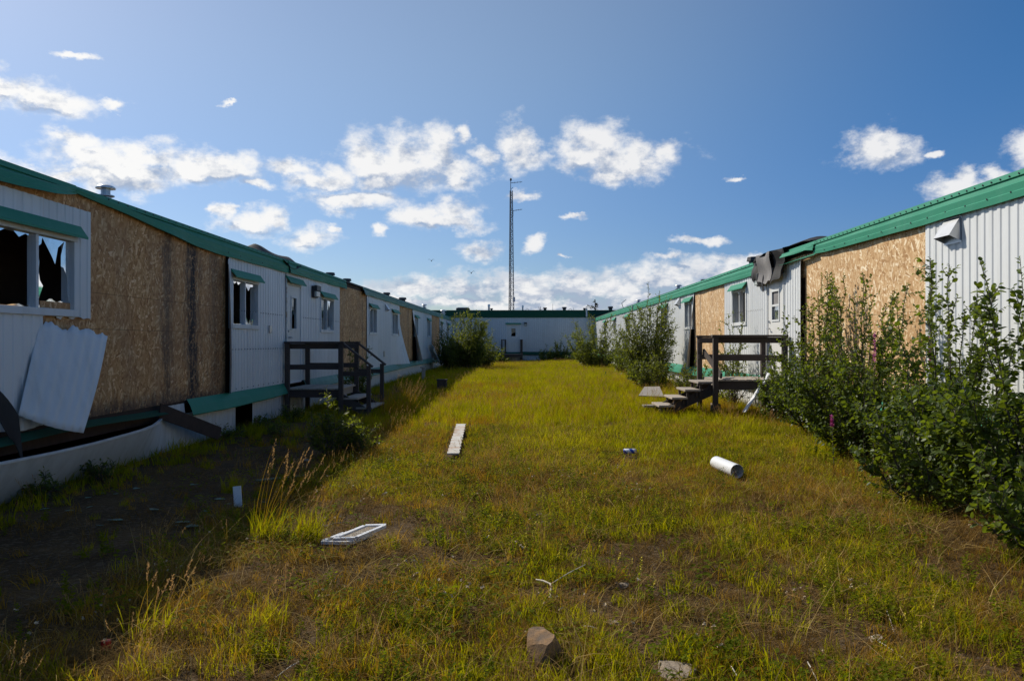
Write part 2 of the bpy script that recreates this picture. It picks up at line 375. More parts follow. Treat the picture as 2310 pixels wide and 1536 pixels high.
leafy('alder_leaf', [(0, (0.036, 0.066, 0.010)), (0.5, (0.075, 0.115, 0.015)), (1, (0.135, 0.165, 0.020))], 0.42, (0.34, 0.43, 0.012), 0.48, 2.0, 0.36)
leafy('willow_leaf', [(0, (0.055, 0.085, 0.015)), (0.5, (0.095, 0.125, 0.020)), (1, (0.16, 0.17, 0.03))], 0.45, (0.36, 0.40, 0.012), 0.5, 2.0, 0.25)
leafy('spruce_needle', [(0, (0.03, 0.04, 0.02)), (1, (0.06, 0.06, 0.035))], 0.1)

m, t = new_mat('soil'); P = pos(t)
n1 = NOISE(t, P, 1.4, 6, 0.62).outputs[0]; n2 = NOISE(t, P, 28.0, 6, 0.7).outputs[0]
vo = nd(t, 'ShaderNodeTexVoronoi', {'Vector': P, 'Scale': 36.0}); peb = nd(t, 'ShaderNodeSeparateColor', {0: vo.outputs['Color']}).outputs[0]
c = MIX(t, n2, (0.018, 0.011, 0.005), (0.105, 0.064, 0.029))
c = MIX(t, M(t, 'MULTIPLY', SMOOTH(t, n1, 0.42, 0.66), 0.6), c, (0.135, 0.082, 0.034))
c = MIX(t, M(t, 'MULTIPLY', SMOOTH(t, peb, 0.80, 0.86), 0.35), c, (0.18, 0.14, 0.10))
fib = NOISE(t, VM(t, 'MULTIPLY', P, (60, 14, 1)).outputs[0], 1.0, 4, 0.7, 2.0).outputs[0]
c = MIX(t, M(t, 'MULTIPLY', SMOOTH(t, fib, 0.52, 0.70), 0.40), c, (0.22, 0.14, 0.06))
hgt = M(t, 'ADD', M(t, 'MULTIPLY', n2, 0.6), M(t, 'MULTIPLY', vo.outputs['Distance'], -0.5))
finish(t, prin(t, c, 0.95, bump=hgt, bstr=0.8, bdist=0.03, spec=0.15))
for nm, a, b in (('rock', (0.32, 0.18, 0.075), (0.10, 0.075, 0.055)), ('flat_rock', (0.36, 0.28, 0.20), (0.22, 0.18, 0.14)), ('grey_rock', (0.34, 0.33, 0.32), (0.2, 0.2, 0.2))):
    m, t = new_mat(nm); P = pos(t); n = NOISE(t, P, 12, 8, 0.7).outputs[0]
    finish(t, prin(t, MIX(t, SMOOTH(t, n, 0.3, 0.7), b, a), 0.9, bump=n, bstr=0.6, bdist=0.02))
m, t = new_mat('can_print'); P = nd(t, 'ShaderNodeTexCoord').outputs['Object']; q = nd(t, 'ShaderNodeSeparateXYZ', {0: P})
wv = M(t, 'SINE', M(t, 'MULTIPLY_ADD', q.outputs[0], 60.0, M(t, 'MULTIPLY', q.outputs[2], 45.0)))
finish(t, prin(t, MIX(t, SMOOTH(t, wv, 0.15, 0.45), (0.70, 0.72, 0.75), (0.02, 0.07, 0.42)), 0.35, 0.2))

# ------------------------------------------------------------------ ground
xs = np.concatenate([np.linspace(-600, -20, 14), np.linspace(-14, -5.2, 8), np.arange(-5, 5.01, 0.125), np.linspace(5.2, 14, 8), np.linspace(20, 600, 14)])
ys = np.concatenate([np.linspace(-300, -8, 8), np.arange(-4, 16, 0.125), np.arange(16, 60, 0.4), np.linspace(62, 1200, 22)])
GX, GY = np.meshgrid(xs, ys, indexing='ij'); GZ = gh(GX, GY) - 0.008
nx, ny = GX.shape; idx = np.arange(nx * ny).reshape(nx, ny)
Q = np.stack([idx[:-1, :-1], idx[1:, :-1], idx[1:, 1:], idx[:-1, 1:]], -1).reshape(-1, 4)
T = np.concatenate([Q[:, [0, 1, 2]], Q[:, [0, 2, 3]]])
o = link('ground', fast_mesh('ground', np.stack([GX, GY, GZ], -1).reshape(-1, 3), T), 'soil', smooth=True); o['kind'] = 'structure'

# ------------------------------------------------------------------ buildings
class Wall:
    """wall frame: s along the wall, off out of the wall into the yard, z up"""
    def __init__(w, fn): w.P = fn
    def box(w, mb, s0, s1, o0, o1, z0, z1):
        P = w.P; return mb.hexa([P(s0, o0, z0), P(s1, o0, z0), P(s1, o1, z0), P(s0, o1, z0), P(s0, o0, z1), P(s1, o0, z1), P(s1, o1, z1), P(s0, o1, z1)])
LEFT = Wall(lambda s, o, z: (-4.86 + o, s, z))
RIGHT = Wall(lambda s, o, z: (4.90 - o, s, z))
FAR = Wall(lambda s, o, z: (s, 53.0 - o, z))
AMP, PITCH = 0.010, 0.14
RIB = [(0, 0), (0.06, 0), (0.075, AMP), (0.125, AMP)]
def rib_off(s):
    u = (s / PITCH - math.floor(s / PITCH)) * PITCH
    pts = RIB + [(PITCH, 0)]
    for (a, oa), (b, ob) in zip(pts, pts[1:]):
        if a <= u <= b: return oa + (ob - oa) * (u - a) / (b - a)
    return 0
def rib_cuts(s0, s1, extra=()):
    c = {s0, s1}
    k = math.floor(s0 / PITCH)
    while k * PITCH < s1:
        for u, _ in RIB:
            if s0 < k * PITCH + u < s1: c.add(k * PITCH + u)
        k += 1
    for e in extra:
        if s0 < e < s1: c.add(e)
    c = sorted(c); out = [c[0]]
    for v in c[1:]:
        if v - out[-1] > 0.0015: out.append(v)
    out[-1] = s1; return out
def call(f, s): return f(s) if callable(f) else f
def sheet(W, s0, s1, zb, zt, holes, o0, parent, mat='siding', name='siding_sheet', curl=None, nz=1, fine=True):
    mb = MB()
    ex = [h[0] for h in holes] + [h[1] for h in holes]
    cuts = rib_cuts(s0, s1, ex) if fine else sorted({s0, s1, *[e for e in ex if s0 < e < s1]})
    for a, b in zip(cuts, cuts[1:]):
        m = (a + b) / 2
        rs = [(0.0, 1.0)]; za, zb_ = (call(zb, a), call(zt, a)), (call(zb, b), call(zt, b))
        hs = sorted([(h[2], h[3]) for h in holes if h[0] < m < h[1]])
        lo = 'b'; segs = []
        cur = None
        for (h0, h1) in hs:
            segs.append((cur, h0)); cur = h1
        segs.append((cur, None))
        for (l, u) in segs:
            za0 = za[0] if l is None else l; zb0 = zb_[0] if l is None else l
            za1 = za[1] if u is None else u; zb1 = zb_[1] if u is None else u
            if za1 - za0 < 0.01: continue
            for i in range(nz):
                f0, f1 = i / nz, (i + 1) / nz
                pts = []
                for s, q0, q1, f in ((a, za0, za1, f0), (b, zb0, zb1, f0), (b, zb0, zb1, f1), (a, za0, za1, f1)):
                    z = q0 + (q1 - q0) * f
                    pts.append(W.P(s, o0 + (rib_off(s) if fine else 0) + (curl(s, z) if curl else 0), z))
                mb.quad(*pts)
    return mb.build(name, mat, parent)
def siding(W, s0, s1, zb, zt, holes, parent, width=1.12, curl=None, nz=1, mat='siding'):
    n = max(1, round((s1 - s0) / width)); w = (s1 - s0) / n
    for i in range(n):
        a, b = s0 + i * w, s0 + (i + 1) * w + (0.02 if i < n - 1 else 0)
        hs = [h for h in holes if h[1] > a and h[0] < b]
        sheet(W, a, b, zb, zt, hs, 0.030 + 0.003 * (i % 2), parent, curl=curl, nz=nz, mat=mat)
def backing(W, s0, s1, z0, z1, holes, parent, mat='rotten_wood', o0=-0.10, o1=0.0):
    mb = MB(); cuts = sorted({s0, s1, *[h[0] for h in holes], *[h[1] for h in holes]})
    for a, b in zip(cuts, cuts[1:]):
        m = (a + b) / 2; cur = z0
        for h in sorted(h for h in holes if h[0] < m < h[1]): W.box(mb, a, b, o0, o1, cur, h[2]); cur = h[3]
        W.box(mb, a, b, o0, o1, cur, z1)
    return mb.build('wall', mat, parent)
def osb_sheets(W, rects, parent, mat):
    for (s0, s1, z0, z1) in rects:
        mb = MB(); W.box(mb, s0 + 0.002, s1 - 0.002, 0.001, 0.013, z0 + 0.002, z1 - 0.002); mb.build('board_sheet', mat, parent)

def shards(W, s0, s1, z0, z1, off, rng, deep, parent):
    """what is left of a smashed pane: teeth of glass standing in the frame"""
    cs, cz = (s0 + s1) / 2, (z0 + z1) / 2; per = []; n = 6
    for k in range(n): per.append((s0 + (s1 - s0) * k / n, z1, 'v'))
    for k in range(n): per.append((s1, z1 + (z0 - z1) * k / n, 'h'))
    for k in range(n): per.append((s1 + (s0 - s1) * k / n, z0, 'v'))
    for k in range(n): per.append((s0, z0 + (z1 - z0) * k / n, 'h'))
    inner = []
    for i, (s, z, d) in enumerate(per):
        top = z > cz + 0.2 * (z1 - z0)
        f = rng.uniform(0.02, deep * (1.2 if top else 0.7)) * (1 if rng.random() < 0.8 else 0.2)
        inner.append((s + (cs - s) * f + rng.uniform(-0.03, 0.03) * (f > 0.1), z + (cz - z) * f))
    mb = MB(); N = len(per)
    for i in range(N):
        j = (i + 1) % N
        mb.quad(W.P(per[i][0], off, per[i][1]), W.P(per[j][0], off, per[j][1]), W.P(inner[j][0], off, inner[j][1]), W.P(inner[i][0], off, inner[i][1]))
    return mb.build('pane', 'glass', parent)
def window(W, s0, s1, z0, z1, parent, rng, awning=True, panes=('open', 'shards'), awn='green_metal', curtain=False):
    """slider window; s0 is the end nearer the camera for side walls"""
    f = 0.045; mb = MB(); sm = (s0 + s1) / 2
    W.box(mb, s0 - 0.02, s1 + 0.02, -0.09, 0.062, z1 - f, z1 + 0.02); W.box(mb, s0 - 0.02, s1 + 0.02, -0.09, 0.068, z0 - 0.03, z0 + f)
    W.box(mb, s0 - 0.02, s0 + f, -0.088, 0.060, z0 + f, z1 - f); W.box(mb, s1 - f, s1 + 0.02, -0.088, 0.060, z0 + f, z1 - f)
    W.box(mb, sm - 0.022, sm + 0.022, -0.05, 0.045, z0 + f, z1 - f)
    w = mb.build('window', 'trim_white', parent, bevel=0.004)
    for i, p in enumerate(panes):
        a, b = (s0 + f, sm - 0.022) if i == 0 else (sm + 0.022, s1 - f)
        if p == 'whole':
            g = MB(); g.quad(W.P(a, 0.0, z0 + f), W.P(b, 0.0, z0 + f), W.P(b, 0.0, z1 - f), W.P(a, 0.0, z1 - f)); g.build('pane', 'glass', w)
        elif p == 'shards': shards(W, a, b, z0 + f, z1 - f, 0.01, rng, 0.62, w)
        elif p == 'open': shards(W, a, b, z0 + f, z1 - f, 0.005, rng, 0.16, w)
    if curtain:
        a, b = (s0 + f, sm)
        g = MB(); g.grid(lambda u, v: W.P(a + (b - a) * 0.55 * u, -0.16 + 0.025 * math.sin(u * 16), z0 + (z1 - z0) * v), 16, 2); g.build('curtain', 'curtain', w)
    if awning: awning_part(W, s0 - 0.06, s1 + 0.06, z1 + 0.015, w, awn)
    return w
def awning_part(W, s0, s1, z, parent, m='green_metal', depth=0.15, drop=0.10):
    prof = [(0.04, z + drop + 0.02), (0.07, z + drop + 0.015), (depth - 0.02, z + 0.025), (depth, z), (depth, z - 0.025), (depth - 0.006, z - 0.025), (depth - 0.012, z - 0.002), (0.045, z + drop - 0.005)]
    mb = MB(); n = len(prof)
    A = [W.P(s0, o, q) for o, q in prof]; B = [W.P(s1, o, q) for o, q in prof]
    for i in range(n - 1): mb.quad(A[i], B[i], B[i + 1], A[i + 1])
    mb.poly(A); mb.poly(B); return mb.build('awning', m, parent)
def door(W, s0, s1, z0, z1, parent, glass, handle_s, two=False):
    mb = MB(); W.box(mb, s0 - 0.06, s0, -0.08, 0.055, z0, z1 + 0.05); W.box(mb, s1, s1 + 0.06, -0.08, 0.055, z0, z1 + 0.05); W.box(mb, s0, s1, -0.08, 0.053, z1, z1 + 0.05)
    W.box(mb, s0, s1, -0.08, 0.07, z0 - 0.03, z0)
    fr = mb.build('door_frame', 'trim_white', parent, bevel=0.004)
    d = MB(); g0, g1, h0, h1 = glass
    backing_boxes = [(s0, g0, z0, z1), (g1, s1, z0, z1), (g0, g1, z0, h0), (g0, g1, h1, z1)]
    for (a, b, c, e) in backing_boxes: W.box(d, a + (0.003 if a == s0 else 0), b - (0.003 if b == s1 else 0), 0.0, 0.038, c, e - (0.003 if e == z1 else 0))
    dr = d.build('door', 'door_paint', parent)
    q = MB()
    for (a, b, c, e) in ((g0 - 0.02, g0 + 0.015, h0 - 0.02, h1 + 0.02), (g1 - 0.015, g1 + 0.02, h0 - 0.02, h1 + 0.02), (g0 + 0.015, g1 - 0.015, h0 - 0.02, h0 + 0.015), (g0 + 0.015, g1 - 0.015, h1 - 0.015, h1 + 0.02)): W.box(q, a, b, 0.036, 0.052, c, e)
    if two: W.box(q, g0 + 0.015, g1 - 0.015, 0.036, 0.050, (h0 + h1) / 2 - 0.015, (h0 + h1) / 2 + 0.025)
    q.build('light_frame', 'trim_white', dr)
    g = MB(); hm = (h0 + h1) / 2
    if two:
        g.quad(W.P(g0, 0.02, h0), W.P(g1, 0.02, h0), W.P(g1, 0.02, hm), W.P(g0, 0.02, hm)); g.build('pane', 'glass', dr)
        g = MB(); g.quad(W.P(g0, 0.022, hm), W.P(g1, 0.022, hm), W.P(g1, 0.022, h1), W.P(g0, 0.022, h1)); g.build('insect_screen', 'felt_grey', dr)
    else:
        g.quad(W.P(g0, 0.02, hm - 0.1), W.P(g1, 0.02, hm + 0.02), W.P(g1, 0.02, h1), W.P(g0, 0.02, h1)); g.build('pane', 'glass', dr)
    h = MB(); c = W.P(handle_s, 0.04, z0 + 0.92); e = W.P(handle_s, 0.10, z0 + 0.92); h.tube(c, e, 0.014, 0.014, 8)
    h.tube(e, W.P(handle_s + 0.10 * (1 if handle_s < (s0 + s1) / 2 else -1), 0.10, z0 + 0.91), 0.011, 0.010, 8)
    k = MB(); k.tube(W.P(handle_s, 0.035, z0 + 1.05), W.P(handle_s, 0.06, z0 + 1.05), 0.025, 0.025, 10); k.build('lock', 'galvanised', dr)
    h.build('handle', 'galvanised', dr); return dr
def fascia(W, pts, parent, m='green_metal', step=0.25, wob=0.006, seed=0, name='fascia'):
    pts = sorted(pts); S = np.array([p[0] for p in pts]); n = max(2, int((S[-1] - S[0]) / step))
    ss = np.linspace(S[0], S[-1], n + 1); col = [np.interp(ss, S, [p[k] for p in pts]) for k in range(1, 5)]
    mb = MB(); rows = []
    for i, s in enumerate(ss):
        zt, zb, ot, ob = (c[i] for c in col)
        d = wob * math.sin(s * 2.3 + seed) + wob * math.sin(s * 5.1 + 2 * seed); e = 0.5 * wob * math.sin(s * 3.7 + seed * 1.7)
        H = zt - zb; om = lambda f: ot + (ob - ot) * f
        rows.append([W.P(s, -0.06, zt + 0.012), W.P(s, ot, zt), W.P(s, ot + 0.012, zt - 0.055), W.P(s, ot - 0.006, zt - 0.062), W.P(s, om(0.42) + d, zt - H * 0.42), W.P(s, om(0.46) + d + 0.012, zt - H * 0.47),
                     W.P(s, om(0.72) + d, zt - H * 0.72), W.P(s, om(0.76) + d + 0.010, zt - H * 0.76), W.P(s, ob + 1.5 * d, zb + e), W.P(s, ob - 0.035 + 1.5 * d, zb + e + 0.006)])
    k = len(rows[0])
    for r in rows: mb.v += r
    for i in range(len(rows) - 1):
        for j in range(k - 1): a = i * k + j; mb.f.append((a, a + k, a + k + 1, a + 1))
    return mb.build(name, m, parent)
def screws(W, items, parent):
    mb = MB()
    for s, o, z in items:
        c = W.P(s, o, z); e = W.P(s, o + 0.006, z); mb.tube(c, e, 0.011, 0.008, 6)
    mb.build('screw_heads', 'lamp_dark', parent, kind='stuff')
def hood(W, s0, s1, z, parent, h=0.26, d=0.13):
    """exhaust hood: wedge open at the bottom"""
    mb = MB(); P = W.P
    A0, A1 = P(s0, 0.045, z + h), P(s1, 0.045, z + h); B0, B1 = P(s0, 0.045 + d, z + 0.06), P(s1, 0.045 + d, z + 0.06); C0, C1 = P(s0, 0.045, z), P(s1, 0.045, z)
    mb.quad(A0, A1, B1, B0); mb.poly([A0, B0, C0]); mb.poly([A1, C1, B1]); mb.quad(P(s0 - 0.02, 0.046, z - 0.02), P(s1 + 0.02, 0.046, z - 0.02), P(s1 + 0.02, 0.046, z + h + 0.02), P(s0 - 0.02, 0.046, z + h + 0.02))
    return mb.build('exhaust_hood', 'galvanised', parent)
def wall_lamp(W, s, z, parent, w=0.16, h=0.26):
    mb = MB(); W.box(mb, s - w / 2, s + w / 2, 0.04, 0.10, z, z + h); W.box(mb, s - w / 2 - 0.012, s + w / 2 + 0.012, 0.10, 0.17, z + h * 0.55, z + h + 0.01)
    o = mb.build('wall_lamp', 'lamp_dark', parent, bevel=0.008)
    g = MB(); W.box(g, s - w / 2 + 0.01, s + w / 2 - 0.01, 0.101, 0.155, z + 0.02, z + h * 0.55); g.build('lamp_lens', 'lamp_glass', o, bevel=0.01); return o
def roof_vent(c, parent, kind='cap', s=1.0):
    c = Vector(c)
    if kind == 'cap':
        mb = MB(); mb.lathe(c, [(0.085 * s, -0.15), (0.085 * s, 0.10 * s), (0.13 * s, 0.115 * s), (0.13 * s, 0.13 * s), (0.07 * s, 0.14 * s), (0.07 * s, 0.24 * s)], 18)
        o = mb.build('roof_vent', 'galvanised', parent, smooth=False)
        k = MB(); k.lathe(c, [(0.145 * s, 0.235 * s), (0.15 * s, 0.25 * s), (0.10 * s, 0.285 * s), (0.0, 0.30 * s)], 18); k.lathe(c, [(0.0, 0.233 * s), (0.145 * s, 0.233 * s)], 18); k.build('vent_cap', 'bare_aluminium', o, smooth=True)
    elif kind == 'pipe':
        mb = MB(); mb.tube(c - Vector((0, 0, 0.2)), c + Vector((0, 0, 0.30 * s)), 0.06 * s, 0.06 * s, 12); o = mb.build('vent_pipe', 'galvanised', parent)
        k = MB(); k.tube(c + Vector((0, 0, 0.22 * s)), c + Vector((0, 0, 0.36 * s)), 0.085 * s, 0.08 * s, 12); k.build('vent_cap', 'bare_aluminium', o)
    else:
        mb = MB(); r = 0.09 * s; mb.tube(c - Vector((0, 0, 0.2)), c + Vector((0, 0, 0.10 * s)), r, r, 10); mb.tube(c + Vector((0, 0, 0.10 * s)), c + Vector((0, 0, 0.17 * s)), r * 1.45, r * 1.3, 10); mb.build('roof_vent', 'lamp_dark', parent)
def shell(W, s0, s1, z0, z1, zr, depth, parent, holes, parts_at, ends=True):
    """roof, floor, back wall, partitions and the boarded front behind the metal sheets"""
    backing(W, s0, s1, z0, z1, holes, parent)
    mb = MB(); W.box(mb, s0 + 0.05, s1 - 0.05, -depth, -0.102, z0 - 0.02, z0 + 0.06); W.box(mb, s0 + 0.05, s1 - 0.05, -depth, -0.102, z1 - 0.06, z1)
    W.box(mb, s0, s1, -depth - 0.1, -depth - 0.002, z0 - 0.6, z1)
    for p in parts_at: W.box(mb, p - 0.04, p + 0.04, -depth + 0.002, -0.104, z0 + 0.062, z1 - 0.062)
    mb.build('interior', 'interior', parent)
    if ends:
        for a, b in ((s0 - 0.05, s0 - 0.003), (s1 + 0.003, s1 + 0.05)):
            e = MB(); W.box(e, a, b, -depth - 0.1, 0.0, z0 - 0.6, z1); e.build('end_wall', 'siding', parent)
    r = MB(); P = W.P; o1 = 0.055
    prof = [(o1, z1 + 0.005), (o1, zr), (-depth / 2, zr + 0.05), (-depth - 0.15, zr), (-depth - 0.15, z1 + 0.005)]
    A = [P(s0 - 0.06, o, q) for o, q in prof]; B = [P(s1 + 0.06, o, q) for o, q in prof]
    for i in range(len(prof) - 1): r.quad(A[i], B[i], B[i + 1], A[i + 1])
    r.quad(A[-1], B[-1], B[0], A[0]); r.poly(A); r.poly(B); r.build('roof', 'roof_black', parent)
def trim_flare(W, pts, parent, m='green_metal', step=0.3):
    """flared belt trim between siding and skirting: pts (s, ztop, zbot, flare)"""
    S = np.array([p[0] for p in pts]); n = max(2, int((S[-1] - S[0]) / step)); ss = np.linspace(S[0], S[-1], n + 1)
    a, b, c = (np.interp(ss, S, [p[k] for p in pts]) for k in (1, 2, 3)); rows = []
    for i, s in enumerate(ss):
        w = 0.006 * math.sin(s * 3.1) + 0.004 * math.sin(s * 7.7)
        rows.append([W.P(s, 0.05, a[i]), W.P(s, 0.062, a[i] - 0.02), W.P(s, 0.05 + c[i] * 0.6 + w, (a[i] * 0.55 + b[i] * 0.45)), W.P(s, 0.05 + c[i] + w, b[i] + 0.015), W.P(s, 0.04 + c[i] + w, b[i])])
    mb = MB(); k = 5
    for r in rows: mb.v += r
    for i in range(n):
        for j in range(k - 1): q = i * k + j; mb.f.append((q, q + k, q + k + 1, q + 1))
    return mb.build('belt_trim', m, parent)
def Ls(px): return F * 4.86 / (VX - px)
def Rs(px): return F * 4.90 / (px - VX)

rng = random.Random(3)
# ---- the wing on the shaded side
LW = thing('trailer_wing', 'long shaded white metal trailer wing with peeling siding and stained bare boards', 'building', (-6.6, 24, 0))
ZB, ZS = 2.93, 0.64
lw = [(7.05, 8.37, 1.78, 2.60), (Ls(513), Ls(574), 1.74, 2.56), (Ls(717), Ls(747.5), 1.74, 2.56), (24.5, 25.75, 1.75, 2.57), (28.75, 30.1, 1.75, 2.57), (34.8, 35.9, 1.75, 2.57), (39.3, 40.6, 1.75, 2.57), (45.6, 46.8, 1.75, 2.57), (49.6, 50.9, 1.75, 2.57), (2.6, 3.9, 1.78, 2.6)]
LD = (Ls(641) , Ls(671), 0.66, 2.66)
lholes = [(a + 0.02, b - 0.02, c + 0.02, d - 0.02) for a, b, c, d in lw] + [LD]
shell(LEFT, -3, 52.9, 0.60, 3.10, 3.15, 3.6, LW, lholes, (-0.5, 5.2, 9.6, 15.1, 17.4, 22.0, 27.0, 32.0, 37.5, 43.0, 48.2))
LD2 = (LD[0] - 0.06, LD[1] + 0.06, 0.60, LD[3] + 0.05)
sh = [(a - 0.018, b + 0.018, c - 0.028, d + 0.018) for a, b, c, d in lw] + [LD2]
siding(LEFT, -3, 7.80, lambda s: 0.64 + 0.012 * math.sin(s * 9), 2.93, sh, LW)
jag = lambda s: 1.70 + 0.05 * float(vnoise(s, 0.3, 9.0, 4)) + 0.03 * float(vnoise(s, 0.7, 31.0, 5))
sheet(LEFT, 7.80, 8.684, jag, 2.925, [sh[0]], 0.034, LW)
siding(LEFT, 12.56, LD2[0], 0.65, lambda s: 2.93 - 0.30 * (1 - math.sqrt(max(0, 1 - max(0, 1 - (s - 12.56) / 0.42) ** 2))), sh, LW, curl=lambda s, z: 0.13 * math.exp(-(s - 12.56) / 0.16) * (0.75 + 0.25 * math.sin(z * 1.3)), nz=4)
siding(LEFT, LD2[0], LD2[1], 2.71, 2.93, [], LW, width=3)
siding(LEFT, LD2[1], 20.55, 0.65, 2.93, sh, LW)
siding(LEFT, 24.15, 30.55, 0.65, 2.93, sh, LW, curl=lambda s, z: 0.42 * max(0, (s - 28.9) / 1.65) ** 2 * max(0, 1 - (z - 0.65) / 1.7) ** 1.3, nz=6)
siding(LEFT, 34.1, 41.25, 0.65, 2.93, sh, LW, curl=lambda s, z: 0.46 * math.exp(-(s - 34.1) / 0.5) * max(0, 1 - (z - 0.65) / 2.1) ** 1.1, nz=6)
siding(LEFT, 45.2, 52.9, 0.65, 2.93, sh, LW, width=2.2)
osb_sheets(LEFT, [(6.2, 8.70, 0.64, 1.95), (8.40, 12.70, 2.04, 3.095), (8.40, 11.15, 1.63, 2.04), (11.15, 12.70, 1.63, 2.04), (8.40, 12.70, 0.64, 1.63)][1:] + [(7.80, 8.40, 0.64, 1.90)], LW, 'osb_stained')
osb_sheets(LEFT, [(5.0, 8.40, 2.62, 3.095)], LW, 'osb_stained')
osb_sheets(LEFT, [(20.5, 21.75, 1.9, 3.0), (21.75, 24.2, 1.9, 3.0), (20.5, 22.94, 0.64, 1.9), (22.94, 24.2, 0.64, 1.9), (30.5, 31.8, 0.64, 1.9), (30.5, 32.4, 1.9, 2.95), (32.4, 34.3, 1.9, 2.95), (31.8, 34.3, 0.64, 1.9), (41.2, 43.2, 0.64, 1.9), (43.2, 45.3, 0.64, 1.9), (41.2, 45.3, 1.9, 2.95)], LW, 'osb_aged')
pk = [('open', 'shards'), ('open', 'shards'), ('whole', 'shards'), ('open', 'open'), ('open', 'open'), ('open', 'shards'), ('open', 'open'), ('open', 'open'), ('open', 'open'), ('open', 'whole')]
for w_, p_ in zip(lw, pk): window(LEFT, *w_, LW, rng, panes=p_)
door(LEFT, *LD, LW, (Ls(650), Ls(662), 1.75, 2.42), LD[0] + 0.10)
awning_part(LEFT, LD[0] - 0.12, LD[1] + 0.12, 2.715, LW)
wall_lamp(LEFT, (Ls(694) + Ls(709)) / 2, 2.50, LW, w=0.34, h=0.27)
hood(LEFT, Ls(865), Ls(865) + 0.35, 2.56, LW); hood(LEFT, 50.2 - 1.2, 50.2 - 0.9, 2.62, LW, h=0.2)
mb = MB(); LEFT.box(mb, Ls(598), Ls(603), 0.045, 0.075, 1.66, 1.80); mb.build('outlet_box', 'galvanised', LW, bevel=0.006)
mb = MB(); LEFT.box(mb, 27.0, 27.15, 0.045, 0.075, 0.98, 1.18); mb.build('outlet_box', 'galvanised', LW, bevel=0.006)
# thin white frost-proof post beside the door, as the photograph shows a pale corner strip
mb = MB(); LEFT.box(mb, LD2[0] - 0.035, LD2[0] - 0.004, 0.046, 0.066, 0.62, 2.9); mb.build('corner_strip', 'old_white_wood', LW)
fascia(LEFT, [(-3, 3.16, 2.92, 0.06, 0.10), (5.0, 3.16, 2.91, 0.06, 0.11), (7.29, 3.16, 2.945, 0.06, 0.14), (7.9, 3.16, 2.985, 0.06, 0.16), (8.15, 3.16, 3.03, 0.06, 0.13), (8.35, 3.16, 3.07, 0.06, 0.08)], LW, wob=0.008)
fascia(LEFT, [(8.33, 3.155, 3.075, 0.056, 0.07), (8.95, 3.155, 3.05, 0.056, 0.09), (9.9, 3.155, 2.985, 0.056, 0.10), (10.8, 3.155, 2.92, 0.056, 0.10), (11.5, 3.155, 2.875, 0.056, 0.09), (12.6, 3.155, 2.865, 0.056, 0.085), (16.0, 3.155, 2.89, 0.056, 0.075)], LW, seed=2)
fascia(LEFT, [(15.95, 3.16, 2.895, 0.064, 0.10), (16.6, 3.15, 2.90, 0.10, 0.15), (17.25, 3.16, 2.90, 0.066, 0.09), (17.3, 3.16, 2.90, 0.06, 0.075), (21.2, 3.16, 2.92, 0.06, 0.075)], LW, seed=4, wob=0.010)
fascia(LEFT, [(23.4, 3.15, 2.90, 0.06, 0.16), (24.4, 3.15, 2.93, 0.06, 0.09), (30, 3.12, 2.90, 0.06, 0.08), (41, 3.15, 2.90, 0.06, 0.08), (52.9, 3.15, 2.90, 0.06, 0.08)], LW, m='green_pale', seed=6, step=0.4)
sc = [(s, 0.068, 3.13) for s in np.arange(9, 21, 0.22)] + [(s, 0.044, z) for s in np.arange(12.8, 20.5, 0.14) for z in (1.36, 2.02) if abs(s - 16.4) > 0.7] + [(s, 0.10, 2.93) for s in np.arange(12.6, 21, 0.55)] + [(s, 0.05, 0.70) for s in np.arange(12.8, 15.7, 0.28)]
screws(LEFT, sc, LW)
trim_flare(LEFT, [(11.15, 0.665, 0.43, 0.10), (12.4, 0.66, 0.42, 0.13), (14.5, 0.655, 0.43, 0.12), (15.75, 0.655, 0.45, 0.10)], LW)
trim_flare(LEFT, [(17.1, 0.655, 0.45, 0.08), (24, 0.655, 0.42, 0.10), (33, 0.66, 0.46, 0.10), (36, 0.68, 0.46, 0.13), (40, 0.64, 0.42, 0.10), (44, 0.66, 0.4, 0.1)], LW, m='green_pale')
trim_flare(LEFT, [(44.0, 0.66, 0.42, 0.08), (52.9, 0.66, 0.42, 0.08)], LW)
# skirting; torn open in two places
sheet(LEFT, 10.6, 13.15, -0.06, lambda s: 0.46 + 0.15 * (s < 11.15) - 0.0, [], 0.006, LW, name='skirting_sheet')
sheet(LEFT, 14.0, 16.3, -0.06, 0.46, [], 0.006, LW, name='skirting_sheet'); sheet(LEFT, 16.3, 24, -0.06, 0.46, [], 0.006, LW, name='skirting_sheet')
sheet(LEFT, 24.0, 36, -0.06, 0.46, [], 0.006, LW, name='skirting_sheet'); sheet(LEFT, 36.0, 52.9, -0.06, 0.46, [], 0.006, LW, name='skirting_sheet')
mb = MB(); LEFT.box(mb, -3, 11.2, -0.09, -0.002, 0.42, 0.635); LEFT.box(mb, 13.0, 14.2, -3.2, -0.5, 0.0, 0.55); mb.build('floor_joist', 'rotten_wood', LW)
